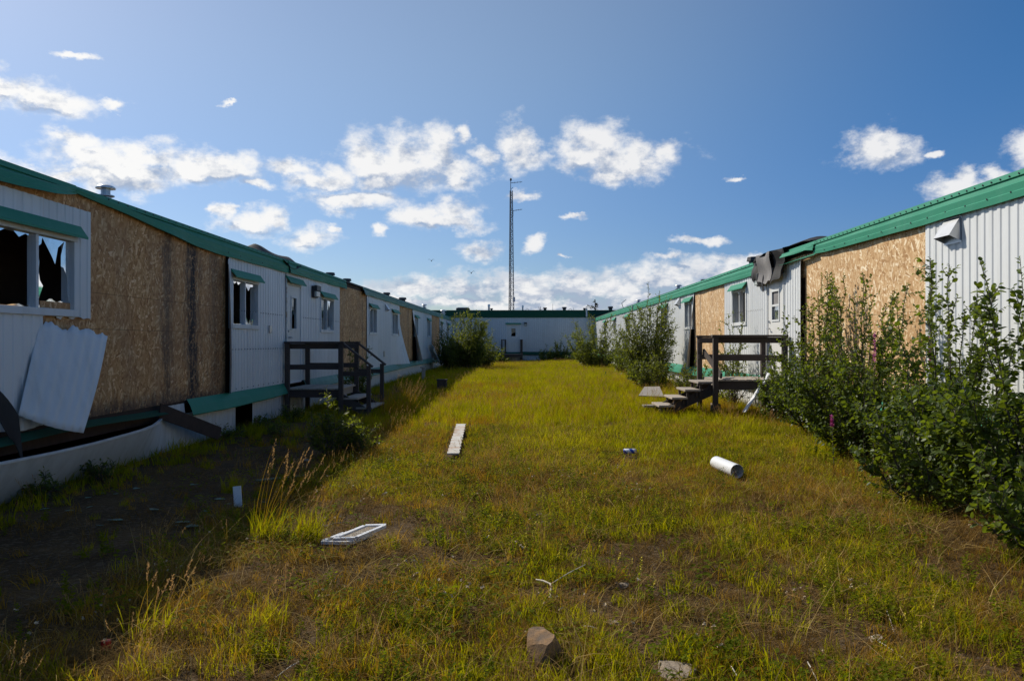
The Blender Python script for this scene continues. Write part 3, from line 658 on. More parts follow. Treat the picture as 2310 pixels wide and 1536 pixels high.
# near skirting bellies out of its rail, its top edge standing free of the wall
def belly(u, v):
    s = -3 + 13.6 * u; k = 0.34 * min(1, max(0.0, (10.75 - s) / 1.5)); k = k * k * (3 - 2 * k / 0.34) / 0.34 if k < 0.34 else k
    return LEFT.P(s, 0.012 + k * v ** 0.8 + rib_off(s) * 0.5, -0.06 + v * (0.50 - 0.03 * math.sin(s)))
mb = MB(); mb.grid(belly, 340, 5); mb.build('bulging_skirting', 'siding', LW)
mb = MB(); n = 40
for i in range(n):
    a, b = belly(i / n, 1), belly((i + 1) / n, 1); mb.beam((a[0], a[1], a[2] + 0.008), (b[0], b[1], b[2] + 0.008), 0.03, 0.022)
mb.build('skirting_edge', 'trim_white', LW)
def fallen_trim(u, v):
    s = -3 + 13.3 * u; return LEFT.P(s, 0.02 + 0.16 * v, 0.60 - 0.05 * v + 0.015 * math.sin(s * 1.7))
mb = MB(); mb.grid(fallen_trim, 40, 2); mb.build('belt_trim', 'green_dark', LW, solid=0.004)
mb = MB(); mb.beam(LEFT.P(10.2, 0.10, 0.585), LEFT.P(11.75, 0.30, 0.10), 0.20, 0.02, (1, 0, 0)); mb.build('belt_trim', 'rotten_wood', LW, bevel=0.003)
for px_, kind_, s_ in ((744, 'stub', 1.0), (782, 'stub', 1.0), (872, 'stub', 1.1), (908, 'stub', 1.3), (957, 'cap', 1.0), (1000, 'cap', 1.4)):
    roof_vent(LEFT.P(Ls(px_) * 1.06, -0.30, 3.17), LW, kind_, s_)
roof_vent((-5.25, Ls(231) * 1.08, 3.22), LW, 'cap', 0.80)

# ---- the sunlit wing
RW = thing('trailer_wing', 'long sunlit white metal trailer wing with green fascia and bare board patches', 'building', (6.7, 24, 0))
rw = [(Rs(1686), Rs(1654.7), 1.88, 2.66), (Rs(1564.6), Rs(1547), 1.88, 2.66), (26.4, 27.7, 1.88, 2.66), (35.7, 37.1, 1.88, 2.66), (41.0, 42.2, 1.88, 2.66), (46, 47.2, 1.88, 2.66), (3.4, 4.7, 1.9, 2.68)]
RD = (14.72, 15.62, 0.83, 2.72)
rholes = [(a + 0.02, b - 0.02, c + 0.02, d - 0.02) for a, b, c, d in rw] + [RD]
shell(RIGHT, -3, 52.9, 0.70, 3.10, 3.15, 3.6, RW, rholes, (0.5, 6, 11.5, 16.2, 20.5, 25, 30, 34, 39, 44, 49))
RD2 = (RD[0] - 0.06, RD[1] + 0.06, 0.70, RD[3] + 0.05)
rs = [(a - 0.018, b + 0.018, c - 0.028, d + 0.018) for a, b, c, d in rw] + [RD2]
siding(RIGHT, -3, 9.56, 0.76, 2.93, rs, RW)
siding(RIGHT, 13.65, RD2[0], 0.76, 2.93, rs, RW, width=2, curl=lambda s, z: 0.06 * math.exp(-(s - 13.65) / 0.12), nz=3)
siding(RIGHT, RD2[0], RD2[1], 2.77, 2.93, [], RW, width=3)
siding(RIGHT, RD2[1], 19.0, 0.76, 2.93, rs, RW)
siding(RIGHT, 22.35, 32, 0.76, 2.93, rs, RW, curl=lambda s, z: 0.24 * math.exp(-(s - 22.35) / 0.25) * max(0, 1 - (z - 0.7) / 2.1), nz=5)
siding(RIGHT, 32, 52.9, 0.76, 2.93, rs, RW, width=2.2)
osb_sheets(RIGHT, [(9.5, 11.2, 1.86, 2.99), (11.2, 13.64, 1.86, 2.99), (9.5, 10.4, 0.74, 1.86), (10.4, 12.84, 0.74, 1.86), (12.84, 13.64, 0.74, 1.86), (13.64, 14.9, 2.6, 3.0)], RW, 'osb')
osb_sheets(RIGHT, [(18.95, 22.40, 1.99, 2.99), (18.95, 20.9, 0.74, 1.99), (20.9, 22.40, 0.74, 1.99)], RW, 'osb_light_stain')
pk = [('open', 'open'), ('open', 'whole'), ('open', 'whole'), ('open', 'open'), ('whole', 'open'), ('open', 'open'), ('open', 'open')]
for i, (w_, p_) in enumerate(zip(rw, pk)): window(RIGHT, *w_, RW, rng, panes=p_, curtain=i in (0, 1))
door(RIGHT, *RD, RW, (Rs(1760), Rs(1744), 1.90, 2.47), RD[1] - 0.10, two=True)
fascia(RIGHT, [(-3, 3.16, 2.89, 0.06, 0.085), (9.5, 3.16, 2.89, 0.06, 0.085), (12.6, 3.16, 2.92, 0.06, 0.08), (13.1, 3.16, 2.95, 0.06, 0.08)], RW, wob=0.004)
fascia(RIGHT, [(13.05, 3.16, 3.00, 0.064, 0.10), (13.35, 3.16, 3.03, 0.064, 0.15), (14.5, 3.16, 3.03, 0.064, 0.16)], RW, wob=0.012, seed=5, name='peeled_fascia')
trim = MB(); trim.grid(lambda u, v: RIGHT.P(13.0 + 1.6 * u, 0.055 + 0.05 * v + 0.05 * u * v, 2.955 - 0.02 * u - 0.035 * v), 10, 2); trim.build('fascia_strip', 'green_metal', RW, solid=0.003)
fascia(RIGHT, [(16.3, 3.16, 2.88, 0.06, 0.085), (25, 3.14, 2.88, 0.06, 0.085), (35, 3.13, 2.88, 0.06, 0.085), (44, 3.12, 2.88, 0.06, 0.085), (52.9, 3.10, 2.88, 0.06, 0.085)], RW, seed=9, wob=0.005)
sc = [(s, 0.074, 3.125) for s in np.arange(5, 13, 0.15)] + [(s, 0.09, 2.96) for s in np.arange(5, 13, 0.4)] + [(s, 0.046, z) for s in np.arange(16, 19, 0.14) for z in (2.15,)] + [(s, 0.074, 3.125) for s in np.arange(15.6, 30, 0.3)]
screws(RIGHT, sc, RW)
hood(RIGHT, 8.77, 9.10, 2.61, RW, h=0.27, d=0.13); hood(RIGHT, 24.3, 24.65, 2.60, RW, h=0.27)
wall_lamp(RIGHT, 16.05, 2.62, RW, w=0.30, h=0.24)
trim_flare(RIGHT, [(-3, 0.80, 0.54, 0.09), (14.3, 0.80, 0.54, 0.10), (30, 0.80, 0.54, 0.08), (52.9, 0.80, 0.54, 0.08)], RW)
for a, b in ((-3, 9), (9, 20), (20, 34), (34, 52.9)): sheet(RIGHT, a, b, -0.08, 0.60, [], 0.006, RW, name='skirting_sheet')
for px_, kind_, s_ in ((1684, 'stub', 1.3), (1519, 'cap', 0.8), (1432, 'cap', 0.8), (1574, 'stub', 0.7)): roof_vent(RIGHT.P(Rs(px_) * 1.03, -0.3, 3.17), RW, kind_, s_)
mb = MB(); mb.tube(RIGHT.P(34.5, 0.10, 3.1), RIGHT.P(34.5, 0.10, 2.6), 0.03, 0.03, 8); mb.build('downspout', 'trim_white', RW)
mb = MB(); mb.beam(at(1402, 684, 47), at(1407, 699, 47), 0.03, 0.03); mb.beam(at(1402, 684, 47), at(1412, 676, 47), 0.03, 0.03); mb.build('roof_bracket', 'mast_metal', RW)

# ---- the cross wing closing the yard
FW = thing('cross_building', 'shaded white building closing the yard under a dark green fascia band', 'building', (0, 55.5, 0))
fx = lambda px: (px - VX) / F * 53; fz = lambda py: EYE + (VY - py) / F * 53
FD = (fx(1144), fx(1172), fz(794), fz(733))
shell(FAR, -16, 16, 0.6, 3.45, 3.62, 4.0, FW, [FD], (-8, -3, 3, 8))
FD2 = (FD[0] - 0.06, FD[1] + 0.06, 0.6, FD[3] + 0.05)
siding(FAR, -8.6, 8.6, 0.74, 3.18, [FD2], FW, width=2.2, mat='siding_far_shaded')
door(FAR, *FD, FW, (fx(1153), fx(1163.5), fz(759), fz(740)), FD[1] - 0.1)
awning_part(FAR, FD[0] - 0.1, FD[1] + 0.1, FD[3] + 0.06, FW, depth=0.2, drop=0.06)
wall_lamp(FAR, fx(1185.5), fz(735), FW, w=0.17, h=0.22)
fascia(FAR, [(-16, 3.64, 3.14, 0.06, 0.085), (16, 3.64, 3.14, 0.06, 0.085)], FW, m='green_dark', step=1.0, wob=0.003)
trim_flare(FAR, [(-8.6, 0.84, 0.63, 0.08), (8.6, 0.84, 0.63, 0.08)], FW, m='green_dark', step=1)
sheet(FAR, -8.6, 8.6, -0.06, 0.70, [], 0.006, FW, name='skirting_sheet')
mb = MB(); mb.box(fx(1321), fx(1324.5), 52.84, 52.90, fz(715), fz(697) + 0.05); mb.build('downspout', 'trim_white', FW)
for px_, kind_, s_ in ((1102, 'pipe', 1.15), (1108, 'stub', 0.8), (1179, 'pipe', 0.95), (1230, 'stub', 1.1), (1274, 'stub', 1.3), (1379, 'stub', 1.5), (1320, 'stub', 0.9)): roof_vent((fx(px_), 53.6, 3.66), FW, kind_, s_)
for px_ in (1189.5, 1288):
    mb = MB(); c = Vector((fx(px_), 53.8, 3.66)); r = 0.11
    for k in range(8):
        a, b = math.pi * k / 8, math.pi * (k + 1) / 8; mb.tube(c + Vector((r * math.cos(a), 0, r * math.sin(a))), c + Vector((r * math.cos(b), 0, r * math.sin(b))), 0.012, n=5)
    mb.build('roof_hoop', 'mast_metal', FW)
for px_, top in ((1248, 684), (1296, 693)):
    mb = MB(); mb.tube((fx(px_), 53.9, 3.6), (fx(px_), 53.9, fz(top) + 0.02), 0.014, 0.008, 6); mb.build('whip_aerial', 'mast_metal', FW)
mb = MB(); mb.box(fx(1026), fx(1056), 53.9, 54.8, 3.6, 3.84); mb.build('roof_box', 'lamp_dark', FW, bevel=0.02)
mb = MB(); mb.box(fx(1029), fx(1053), 54.0, 54.7, 3.841, 3.88); mb.build('roof_box_lid', 'galvanised', FW)
# small railing at the far door
FS = thing('door_stoop', 'small dark railed stoop at the door of the cross building', 'stoop', (fx(1158), 52.3, 0))
yb = 51.6
for px_ in (1132, 1140, 1175, 1177.5):
    x = fx(px_) * (yb / 53 if px_ in (1132, 1177.5) else 52.8 / 53); y = yb if px_ in (1132, 1177.5) else 52.8
    mb = MB(); mb.box(x - 0.045, x + 0.045, y - 0.045, y + 0.045, 0.0, 1.62); mb.build('post', 'stoop_wood', FS)
for a, b in ((1132, 1140), (1177.5, 1175)):
    mb = MB(); mb.beam((fx(a) * yb / 53, yb - 0.1, 1.64), (fx(b) * 52.8 / 53, 52.85, 1.64), 0.12, 0.05); mb.build('hand_rail', 'stoop_wood', FS)
for k in range(8):
    y = 51.55 + k * 0.165; mb = MB(); mb.box(fx(1130), fx(1179), y, y + 0.15, 0.66, 0.70); mb.build('deck_board', 'deck_wood', FS)
mb = MB(); mb.box(fx(1130), fx(1179), 51.52, 51.548, 0.50, 0.69); mb.build('rim_joist', 'stoop_wood', FS)

# ------------------------------------------------------------------ stoops
def stoop(W, label, s0, s1, o1, zd, ztop, zmid, treads, run, loc, left):
    t_ = thing('door_stoop', label, 'stoop', loc)
    def bx(name, m, *a): mb = MB(); W.box(mb, *a); return mb.build(name, m, t_, bevel=0.004)
    P = 0.045
    for k in range(int((o1 - 0.07) / 0.125)):
        o = 0.075 + k * 0.125; bx('deck_board', 'deck_wood', s0 - 0.03, s1 + 0.03, o, o + 0.115, zd - 0.035, zd - 0.004 * (k % 3 == 0))
    bx('rim_joist', 'stoop_wood', s0, s0 + 0.04, 0.07, o1 - 0.05, zd - 0.19, zd - 0.037); bx('rim_joist', 'stoop_wood', s1 - 0.04, s1, 0.07, o1 - 0.05, zd - 0.19, zd - 0.037)
    bx('rim_joist', 'deck_wood', s0 + 0.04, s1 - 0.04, o1 - 0.10, o1 - 0.06, zd - 0.17, zd - 0.037)
    for (s, o) in ((s0 - 0.045, 0.12), (s0 - 0.045, o1), (s1 + 0.045, 0.12), (s1 + 0.045, o1)): bx('post', 'stoop_wood', s - P, s + P, o - P, o + P, -0.05, ztop - 0.04)
    for s, side in ((s0 - 0.045, 1), (s1 + 0.045, -1)):
        bx('hand_rail', 'stoop_wood', s - 0.07, s + 0.07, 0.07, o1 + 0.07, ztop - 0.04, ztop)
        a, b = (s + 0.047, s + 0.085) if side > 0 else (s - 0.085, s - 0.047)
        bx('upper_rail', 'stoop_wood', a, b, 0.09, o1 + 0.03, ztop - 0.15, ztop - 0.043); bx('middle_rail', 'stoop_wood', a, b, 0.09, o1 + 0.03, zmid - 0.07, zmid + 0.03)
    for i, z in enumerate(treads):
        o = o1 + 0.03 + i * run
        bx('tread', 'deck_wood', s0 + (0.0 if left else 0.02), s1 - (0.0 if left else 0.35), o - 0.02, o + run + 0.03, z - 0.038, z)
        if not left:
            for s in (s0 + 0.05, s1 - 0.42):
                bx('riser_post', 'stoop_wood', s, s + 0.04, o + run * 0.1, o + run * 0.28, z - 0.14, z - 0.038); bx('riser_post', 'stoop_wood', s, s + 0.04, o + run * 0.80, o + run * 0.98, z - 0.30, z - 0.038)
    zl = treads[-1]
    for s in ((s0 + 0.05, s1 - 0.05) if left else (s0 + 0.10, s1 - 0.45)):
        mb = MB(); mb.beam(W.P(s, o1 - 0.08, zd - 0.16), W.P(s, o1 + run * len(treads) + 0.02, zl - 0.16), 0.04, 0.17); mb.build('stringer', 'stoop_wood', t_)
    return t_
ST = stoop(RIGHT, 'weathered wooden stoop with four steps before the sunlit wing', 14.45, 15.65, 1.38, 0.80, 1.615, 1.21, (0.755, 0.61, 0.465, 0.32), 0.24, (4.2, 15, 0), False)
mb = MB(); mb.beam(RIGHT.P(15.70, 1.30, 1.30), RIGHT.P(14.46, 1.26, 0.86), 0.04, 0.10); mb.build('brace', 'stoop_wood', ST)
SL = stoop(LEFT, 'dark wooden stoop with sloping handrails before the shaded wing', 15.75, 17.15, 1.20, 0.557, 1.495, 1.00, (0.36, 0.17), 0.28, (-4.2, 16.4, 0), True)
for s in (15.70, 17.19):
    mb = MB(); mb.beam(LEFT.P(s, 1.20, 1.49), LEFT.P(s, 1.84, 0.985), 0.10, 0.04); mb.build('stair_rail', 'stoop_wood', SL, bevel=0.004)
    mb = MB(); LEFT.box(mb, s - 0.04, s + 0.04, 1.72, 1.80, -0.05, 1.01); mb.build('stair_post', 'stoop_wood', SL, bevel=0.004)
    mb = MB(); LEFT.box(mb, s - 0.02, s + 0.02, 1.25, 1.72, 0.80, 0.89); mb.build('middle_rail', 'stoop_wood', SL)

# ------------------------------------------------------------------ torn coverings
TS = MB()
c = [at(80, 726, 7.78), at(236, 757, 8.60), at(181, 978, 7.88), at(31, 938, 7.32)]
def flap(u, v):
    a = c[0].lerp(c[1], u); b = c[3].lerp(c[2], u); p = a.lerp(b, v)
    p = p + Vector((0.02 * math.sin(u * math.pi) * (1 - 0.3 * v) + 0.02 * math.sin(v * math.pi) * u + 0.005 * math.sin(u * 44), 0, 0))
    if v == 0: p.z += 0.07 * (float(vnoise(u, 0.2, 9.0, 3)) - 0.5) + 0.04 * (float(vnoise(u, 0.2, 28.0, 6)) - 0.5)
    p.z -= 0.03 * math.sin(u * math.pi) * v
    return p
TS.grid(flap, 70, 14)
tag(TS.build('torn_siding_sheet', 'siding', smooth=True, solid=0.002), 'bent white metal sheet torn loose under the broken window of the shaded wing', 'metal sheet')
mb = MB(); mb.grid(lambda u, v: Vector((-4.72 + 0.06 * v - 0.03 * math.cos(u * 2), 6.75 + 0.5 * u + 0.35 * v * (1 - u), 1.15 - 0.55 * v - 0.35 * u * u)), 8, 6)
tag(mb.build('felt_scrap', 'felt_black', solid=0.006), 'black scrap of roofing felt against the white siding beside the torn sheet', 'felt scrap')
mb = MB()
def roll(u, v):
    a = math.pi * 1.25 * v; r = 0.17 - 0.05 * u
    return Vector((-4.74 + 0.55 * u * 0.45 + r * (1 - math.cos(a)) * 0.9, 38.9 + 1.2 * u, 1.22 - 0.72 * u + r * math.sin(a)))
mb.grid(roll, 10, 12)
tag(mb.build('curled_siding_sheet', 'siding', smooth=True, solid=0.002), 'curled strip of pale siding hanging from the far part of the shaded wing', 'metal sheet')
# roofing felt on the shaded wing's roof
RF = thing('roofing_felt', 'rumpled black roofing felt heaped on the roof edge above the shaded door', 'roofing felt', (-5.2, 16, 3.16))
mb = MB(); mb.grid(lambda u, v: Vector((-5.35 + 0.42 * u + 0.02 * math.sin(v * 9), 14.3 + 2.95 * v, 3.165 + (0.17 + 0.03 * math.sin(v * 7)) * math.sin(math.pi * min(1, 0.1 + u * 0.9)) * min(1, v * 4 + 0.1) * min(1, (1 - v) * 9 + 0.25))), 10, 18)
mb.build('felt_fold', 'felt_black', RF, solid=0.01)
mb = MB(); mb.grid(lambda u, v: Vector((-4.90 + 0.14 * u + 0.02 * v, 15.6 + 1.1 * v, 3.19 - 0.20 * u * (0.4 + 0.6 * math.sin(math.pi * v)))), 6, 8); mb.build('felt_flap', 'felt_black', RF, solid=0.008)
# felt hanging over the sunlit door
HF = thing('hanging_roofing_felt', 'torn black and grey roofing felt hanging from the roof over the sunlit door', 'roofing felt', (4.8, 15, 3.1))
def drape(u, v, s0, s1, drop, out, ph):
    s = s0 + (s1 - s0) * u
    if v < 0.3: k = v / 0.3; return RIGHT.P(s, -0.45 + (0.45 + out) * k, 3.19 + 0.05 * math.sin(k * math.pi) + 0.03 * math.sin(u * 7 + ph))
    k = (v - 0.3) / 0.7; return RIGHT.P(s + 0.10 * k * math.sin(ph), out + 0.035 * math.sin(k * 5 + ph) + 0.03 * math.sin(u * 6 + ph), 3.19 - drop * k + 0.03 * math.sin(u * 7 + ph))
mb = MB(); mb.grid(lambda u, v: drape(u, v, 14.95, 15.80, 0.56 - 0.04 * u, 0.17, 1.0), 8, 16); mb.build('grey_sheet', 'felt_grey', HF, solid=0.006)
mb = MB(); mb.grid(lambda u, v: drape(u, v, 14.35, 14.98, 0.42 + 0.20 * u, 0.13, 2.4), 10, 16); mb.build('black_sheet', 'felt_black', HF, solid=0.006)
mb = MB(); mb.grid(lambda u, v: drape(u, v, 15.7, 16.45, 0.66 - 0.30 * u + 0.06 * math.sin(u * 20), 0.13, 4.0), 10, 16); mb.build('black_sheet', 'felt_black', HF, solid=0.006)
mb = MB(); mb.grid(lambda u, v: RIGHT.P(13.4 + 1.3 * u, -0.6 + 0.62 * v, 3.20 + 0.13 * math.sin(math.pi * (0.15 + 0.75 * v)) * min(1, u * 3 + 0.2) * min(1, 4 - 3.4 * u)), 12, 8); mb.build('felt_fold', 'felt_black', HF, solid=0.01)
mb = MB(); mb.grid(lambda u, v: RIGHT.P(15.4 + 0.75 * u, -0.3 + 0.5 * v, 3.20 + 0.06 * math.sin(3 * v + u) - 0.06 * u), 6, 6); mb.build('felt_fold', 'felt_black', HF, solid=0.01)

# ------------------------------------------------------------------ mast, birds
my = 66.0
MT = thing('lattice_mast', 'tall thin grey lattice radio mast rising behind the cross building', 'mast', ((1153 - VX) / F * my, my, 0))
mc = at(1152.5, 700, my); ztop = at(0, 430, my).z
def leg_at(k, z):
    f = min(1, max(0, (z - 0.0) / ztop)); r = 0.29 * (1 - f) + 0.115 * f; a = 2 * math.pi * k / 3 + 0.35
    return Vector((mc.x + 0.02 + r * math.cos(a), my + r * math.sin(a), z))
for k in range(3):
    mb = MB(); mb.tube(leg_at(k, 0), leg_at(k, ztop), 0.038, 0.034, 6); mb.build('leg', 'mast_metal', MT)
mb = MB(); nb = 46
for i in range(nb):
    z0, z1 = ztop * i / nb, ztop * (i + 1) / nb
    for k in range(3):
        mb.tube(leg_at(k, z0), leg_at((k + 1) % 3, z0), 0.019, n=4, cap=False); mb.tube(leg_at(k, z0) if i % 2 else leg_at((k + 1) % 3, z0), leg_at((k + 1) % 3, z1) if i % 2 else leg_at(k, z1), 0.018, n=4, cap=False)
mb.build('bracing', 'mast_metal', MT)
mb = MB(); q = at(1152, 405, my); mb.tube((q.x, my, ztop - 0.3), q, 0.03, 0.025, 6); mb.build('top_pole', 'mast_metal', MT)
mb = MB(); mb.lathe(at(1152.3, 407, my), [(0, -0.05), (0.075, -0.03), (0.085, 0.08), (0.06, 0.16), (0, 0.18)], 10); mb.build('beacon', 'lamp_dark', MT)
for (a, b) in (((1152, 413), (1178, 410.5)), ((1157.5, 475.5), (1178, 472.5))):
    mb = MB(); p, q = at(*a, my), at(*b, my); mb.tube(p, q, 0.024, 0.018, 6)
    for f in (0.35, 0.6, 0.85): m_ = p.lerp(q, f); mb.tube(m_ + Vector((0, -0.35, 0)), m_ + Vector((0, 0.35, 0)), 0.012, n=4)
    mb.build('antenna_arm', 'mast_metal', MT)
mb = MB(); mb.tube(at(1157.5, 475, my), at(1157.5, 488, my), 0.02, n=5); mb.tube(at(1157.5, 488, my), at(1152, 488, my), 0.02, n=5); mb.tube(at(1152, 428, my), at(1157, 423, my), 0.02, n=5); mb.build('antenna_bracket', 'mast_metal', MT)
mb = MB(); p = at(1159.5, 676, my - 0.2); mb.box(p.x - 0.10, p.x + 0.10, my - 0.3, my - 0.1, p.z - 0.18, p.z + 0.22); mb.build('equipment_box', 'galvanised', MT, bevel=0.02)
for (bx_, by_, yy, lab, fl) in ((1063, 616, 42, 'small dark bird gliding above the yard', 1), (973, 588.5, 50, 'small dark bird gliding above the yard', -1)):
    p = at(bx_, by_, yy); b = thing('bird', lab, 'bird', p, 'birds gliding over the yard')
    mb = MB(); mb.lathe((0, 0, 0), [(0, -0.11), (0.028, -0.06), (0.034, 0.0), (0.022, 0.07), (0.026, 0.09), (0.0, 0.125)], 8)
    mb.v = [(p.x + z * 0.25 * fl, p.y + z * 0.9, p.z + x + 0.1 * z) if False else (p.x + x, p.y + z, p.z + y) for x, y, z in mb.v]; mb.build('body', 'bird_dark', b, smooth=True)
    for sgn in (-1, 1):
        w = MB(); w.hexa([(p.x, p.y - 0.05, p.z + 0.01), (p.x, p.y + 0.06, p.z + 0.01), (p.x, p.y + 0.06, p.z + 0.02), (p.x, p.y - 0.05, p.z + 0.02), (p.x + sgn * 0.10, p.y - 0.07, p.z + 0.10), (p.x + sgn * 0.10, p.y + 0.03, p.z + 0.10), (p.x + sgn * 0.10, p.y + 0.03, p.z + 0.108), (p.x + sgn * 0.10, p.y - 0.07, p.z + 0.108)])
        w.hexa([(p.x + sgn * 0.10, p.y - 0.07, p.z + 0.10), (p.x + sgn * 0.10, p.y + 0.03, p.z + 0.10), (p.x + sgn * 0.10, p.y + 0.03, p.z + 0.108), (p.x + sgn * 0.10, p.y - 0.07, p.z + 0.108), (p.x + sgn * 0.22, p.y - 0.13, p.z + 0.07), (p.x + sgn * 0.22, p.y - 0.10, p.z + 0.07), (p.x + sgn * 0.22, p.y - 0.10, p.z + 0.074), (p.x + sgn * 0.22, p.y - 0.13, p.z + 0.074)]); w.build('wing', 'bird_dark', b)

# ------------------------------------------------------------------ things lying in the yard
def lump(name, m, c, size, seed, rot=0.0, sharp=0.35, n=2):
    """broken rock: icosphere pushed onto a few random cutting planes"""
    import bmesh
    r = random.Random(seed); bm = bmesh.new(); bmesh.ops.create_icosphere(bm, subdivisions=n + 1, radius=1.0)
    pl = [(Vector((r.gauss(0, 1), r.gauss(0, 1), r.gauss(0, 1))).normalized(), r.uniform(0.55, 0.8)) for _ in range(11)] + [(Vector((0, 0, 1)), 0.6), (Vector((-1, 0.2, 0.1)).normalized(), 0.7), (Vector((0.75, -0.65, 0.0)).normalized(), 0.62)]
    for v in bm.verts:
        for nrm, d in pl:
            k = v.co.dot(nrm)
            if k > d: v.co -= nrm * (k - d)
        v.co += Vector((r.uniform(-1, 1), r.uniform(-1, 1), r.uniform(-1, 1))) * 0.018
        v.co = Vector((v.co.x * size[0], v.co.y * size[1], v.co.z * size[2]))
    bm.transform(Matrix.Rotation(rot, 4, 'Z')); me = bpy.data.meshes.new(name); bm.to_mesh(me); bm.free()
    o = link(name, me, m); o.location = c; return o
g = gp(1232, 1498); ROCKS = [g, gp(1525, 1512)]; tag(lump('rock', 'rock', g + Vector((-0.01, 0.06, 0.045)), (0.115, 0.13, 0.135), 5, 0.1), 'blocky brown rock standing in the grass with one dark broken face', 'rock')
g = gp(1525, 1512); tag(lump('rock', 'flat_rock', g + Vector((0, 0, 0.004)), (0.11, 0.16, 0.035), 8), 'flat sandy rock sunk in the ground beside yellow flower spikes', 'rock')
g = gp(868, 1121); tag(lump('rock', 'grey_rock', g + Vector((0, 0, 0.02)), (0.04, 0.04, 0.035), 9), 'small pale grey rock at the edge of the shadow', 'rock')
for i, (x_, y_, s_) in enumerate(((1000, 1480, .05), (1010, 1455, .035), (1380, 1405, .045), (1405, 1320, .05), (1970, 1440, .06), (2010, 1495, .05), (1780, 1180, .05), (1195, 1432, .06), (1325, 1300, .03), (690, 1040, .06), (770, 1085, .045), (800, 1060, .05))):
    g = gp(x_, y_); tag(lump('stone', 'flat_rock', g + Vector((0, 0, s_ * 0.15)), (s_, s_ * 0.8, s_ * 0.4), 20 + i, i), 'little tan stone half buried among the grass', 'stone', 'little stones among the grass')
ZONES = []
def zone(p, q, r): ZONES.append((p.x, p.y, q.x, q.y, r))
# the long white plank
a, b = gp(1022, 1022, 0.07), gp(1040, 956, 0.09); zone(a - Vector((0, 0.35, 0)), b, 0.17)
PL = MB(); d = (b - a); r_ = Vector((d.y, -d.x, 0)).normalized()
ws = [0.075 + 0.01 * math.sin(k * 2.7) for k in range(25)]; nseg = 24
for k in range(nseg):
    t0, t1 = k / nseg, (k + 1) / nseg
    w0, w1 = ws[k], ws[k + 1] * (0.96 if k % 7 == 3 else 1)
    z = 0.02
    p, q = a + d * t0, a + d * t1
    PL.hexa([tuple(p - r_ * w0 - Vector((0, 0, z))), tuple(p + r_ * w0 - Vector((0, 0, z))), tuple(p + r_ * w0), tuple(p - r_ * w0), tuple(q - r_ * w1 - Vector((0, 0, z))), tuple(q + r_ * w1 - Vector((0, 0, z))), tuple(q + r_ * w1), tuple(q - r_ * w1)])
tag(PL.build('plank', 'old_white_wood'), 'long worn white plank lying flat in the open grass', 'plank')
# white duct tube
a, b = gp(1632, 1050, 0.075), gp(1668, 1066, 0.075); b = a + (b - a).normalized() * 0.34 + Vector((0.0, -0.12, 0.0)); a = a + Vector((-0.06, 0.12, 0.0))
a.z = float(gh(a.x, a.y)) + 0.095; b.z = float(gh(b.x, b.y)) + 0.085
zone(a, b, 0.10); zone(b, b - Vector((0, 0.3, 0)), 0.10); TB = MB(); TB.tube(a, b, 0.075, 0.075, 28, cap=False); TB.tube(b, a, 0.071, 0.071, 28, cap=False)
dv = (b - a).normalized()
for e in (a, b):
    u_ = dv.orthogonal().normalized(); w_ = dv.cross(u_); k = len(TB.v)
    for i in range(28):
        t = 2 * math.pi * i / 28; n_ = u_ * math.cos(t) + w_ * math.sin(t); TB.v += [tuple(e + n_ * 0.071), tuple(e + n_ * 0.075)]
    for i in range(28): j = (i + 1) % 28; TB.f.append((k + 2 * i, k + 2 * i + 1, k + 2 * j + 1, k + 2 * j))
tag(TB.build('duct_tube', 'white_plastic', smooth=True), 'short open white tube lying in the grass', 'tube')
# crushed can
cpos = gp(1421, 1017, 0.07); zone(cpos - Vector((0, 0.4, 0)), cpos, 0.16); me_ = MB()
me_.lathe((0, 0, 0), [(0.0, -0.085), (0.026, -0.085), (0.033, -0.075), (0.033, 0.06), (0.026, 0.08), (0.0, 0.08)], 20)
rv = Matrix.Rotation(math.radians(78), 4, 'Z') @ Matrix.Rotation(math.radians(86), 4, 'X')
vs = []
for x, y, z in me_.v:
    sq = 1 - 0.35 * math.exp(-((z - 0.02) / 0.03) ** 2) * (1 if x > 0 else 0.4); vs.append(tuple(cpos + (rv @ Vector((x * sq, y * (1 + 0.1 * math.sin(z * 60)), z)))))
me_.v = vs; ob = me_.build('drink_can', 'can_print', smooth=True); tag(ob, 'dented blue and white drink can lying in the grass', 'can')
ob.data.transform(Matrix.Translation(-cpos)); ob.location = cpos
# window screens dropped on the ground
def screen(name, label, P0, ux, uy, w, h, lift):
    t_ = thing(name, label, 'screen', P0, 'vent screens dropped in the grass'); ux, uy = Vector(ux).normalized(), Vector(uy).normalized(); up = ux.cross(uy).normalized()
    P0 = Vector(P0) + up * lift; f = 0.028
    for (s, e) in ((P0, P0 + ux * w), (P0 + uy * h, P0 + uy * h + ux * w)):
        mb = MB(); mb.beam(s, e, f, 0.022, up); mb.build('frame_bar', 'white_plastic', t_)
    for (s, e) in ((P0 + uy * f / 2, P0 + uy * (h - f / 2)), (P0 + ux * w + uy * f / 2, P0 + ux * w + uy * (h - f / 2))):
        mb = MB(); mb.beam(s, e, f, 0.022, up); mb.build('frame_bar', 'white_plastic', t_)
    mb = MB(); n1, n2 = int(w / 0.016), int(h / 0.016)
    for i in range(1, n1): mb.tube(P0 + ux * (w * i / n1), P0 + ux * (w * i / n1) + uy * h, 0.0016, n=3, cap=False)
    for i in range(1, n2): mb.tube(P0 + uy * (h * i / n2), P0 + uy * (h * i / n2) + ux * w, 0.0016, n=3, cap=False)
    mb.build('wire_mesh', 'mesh_wire', t_)
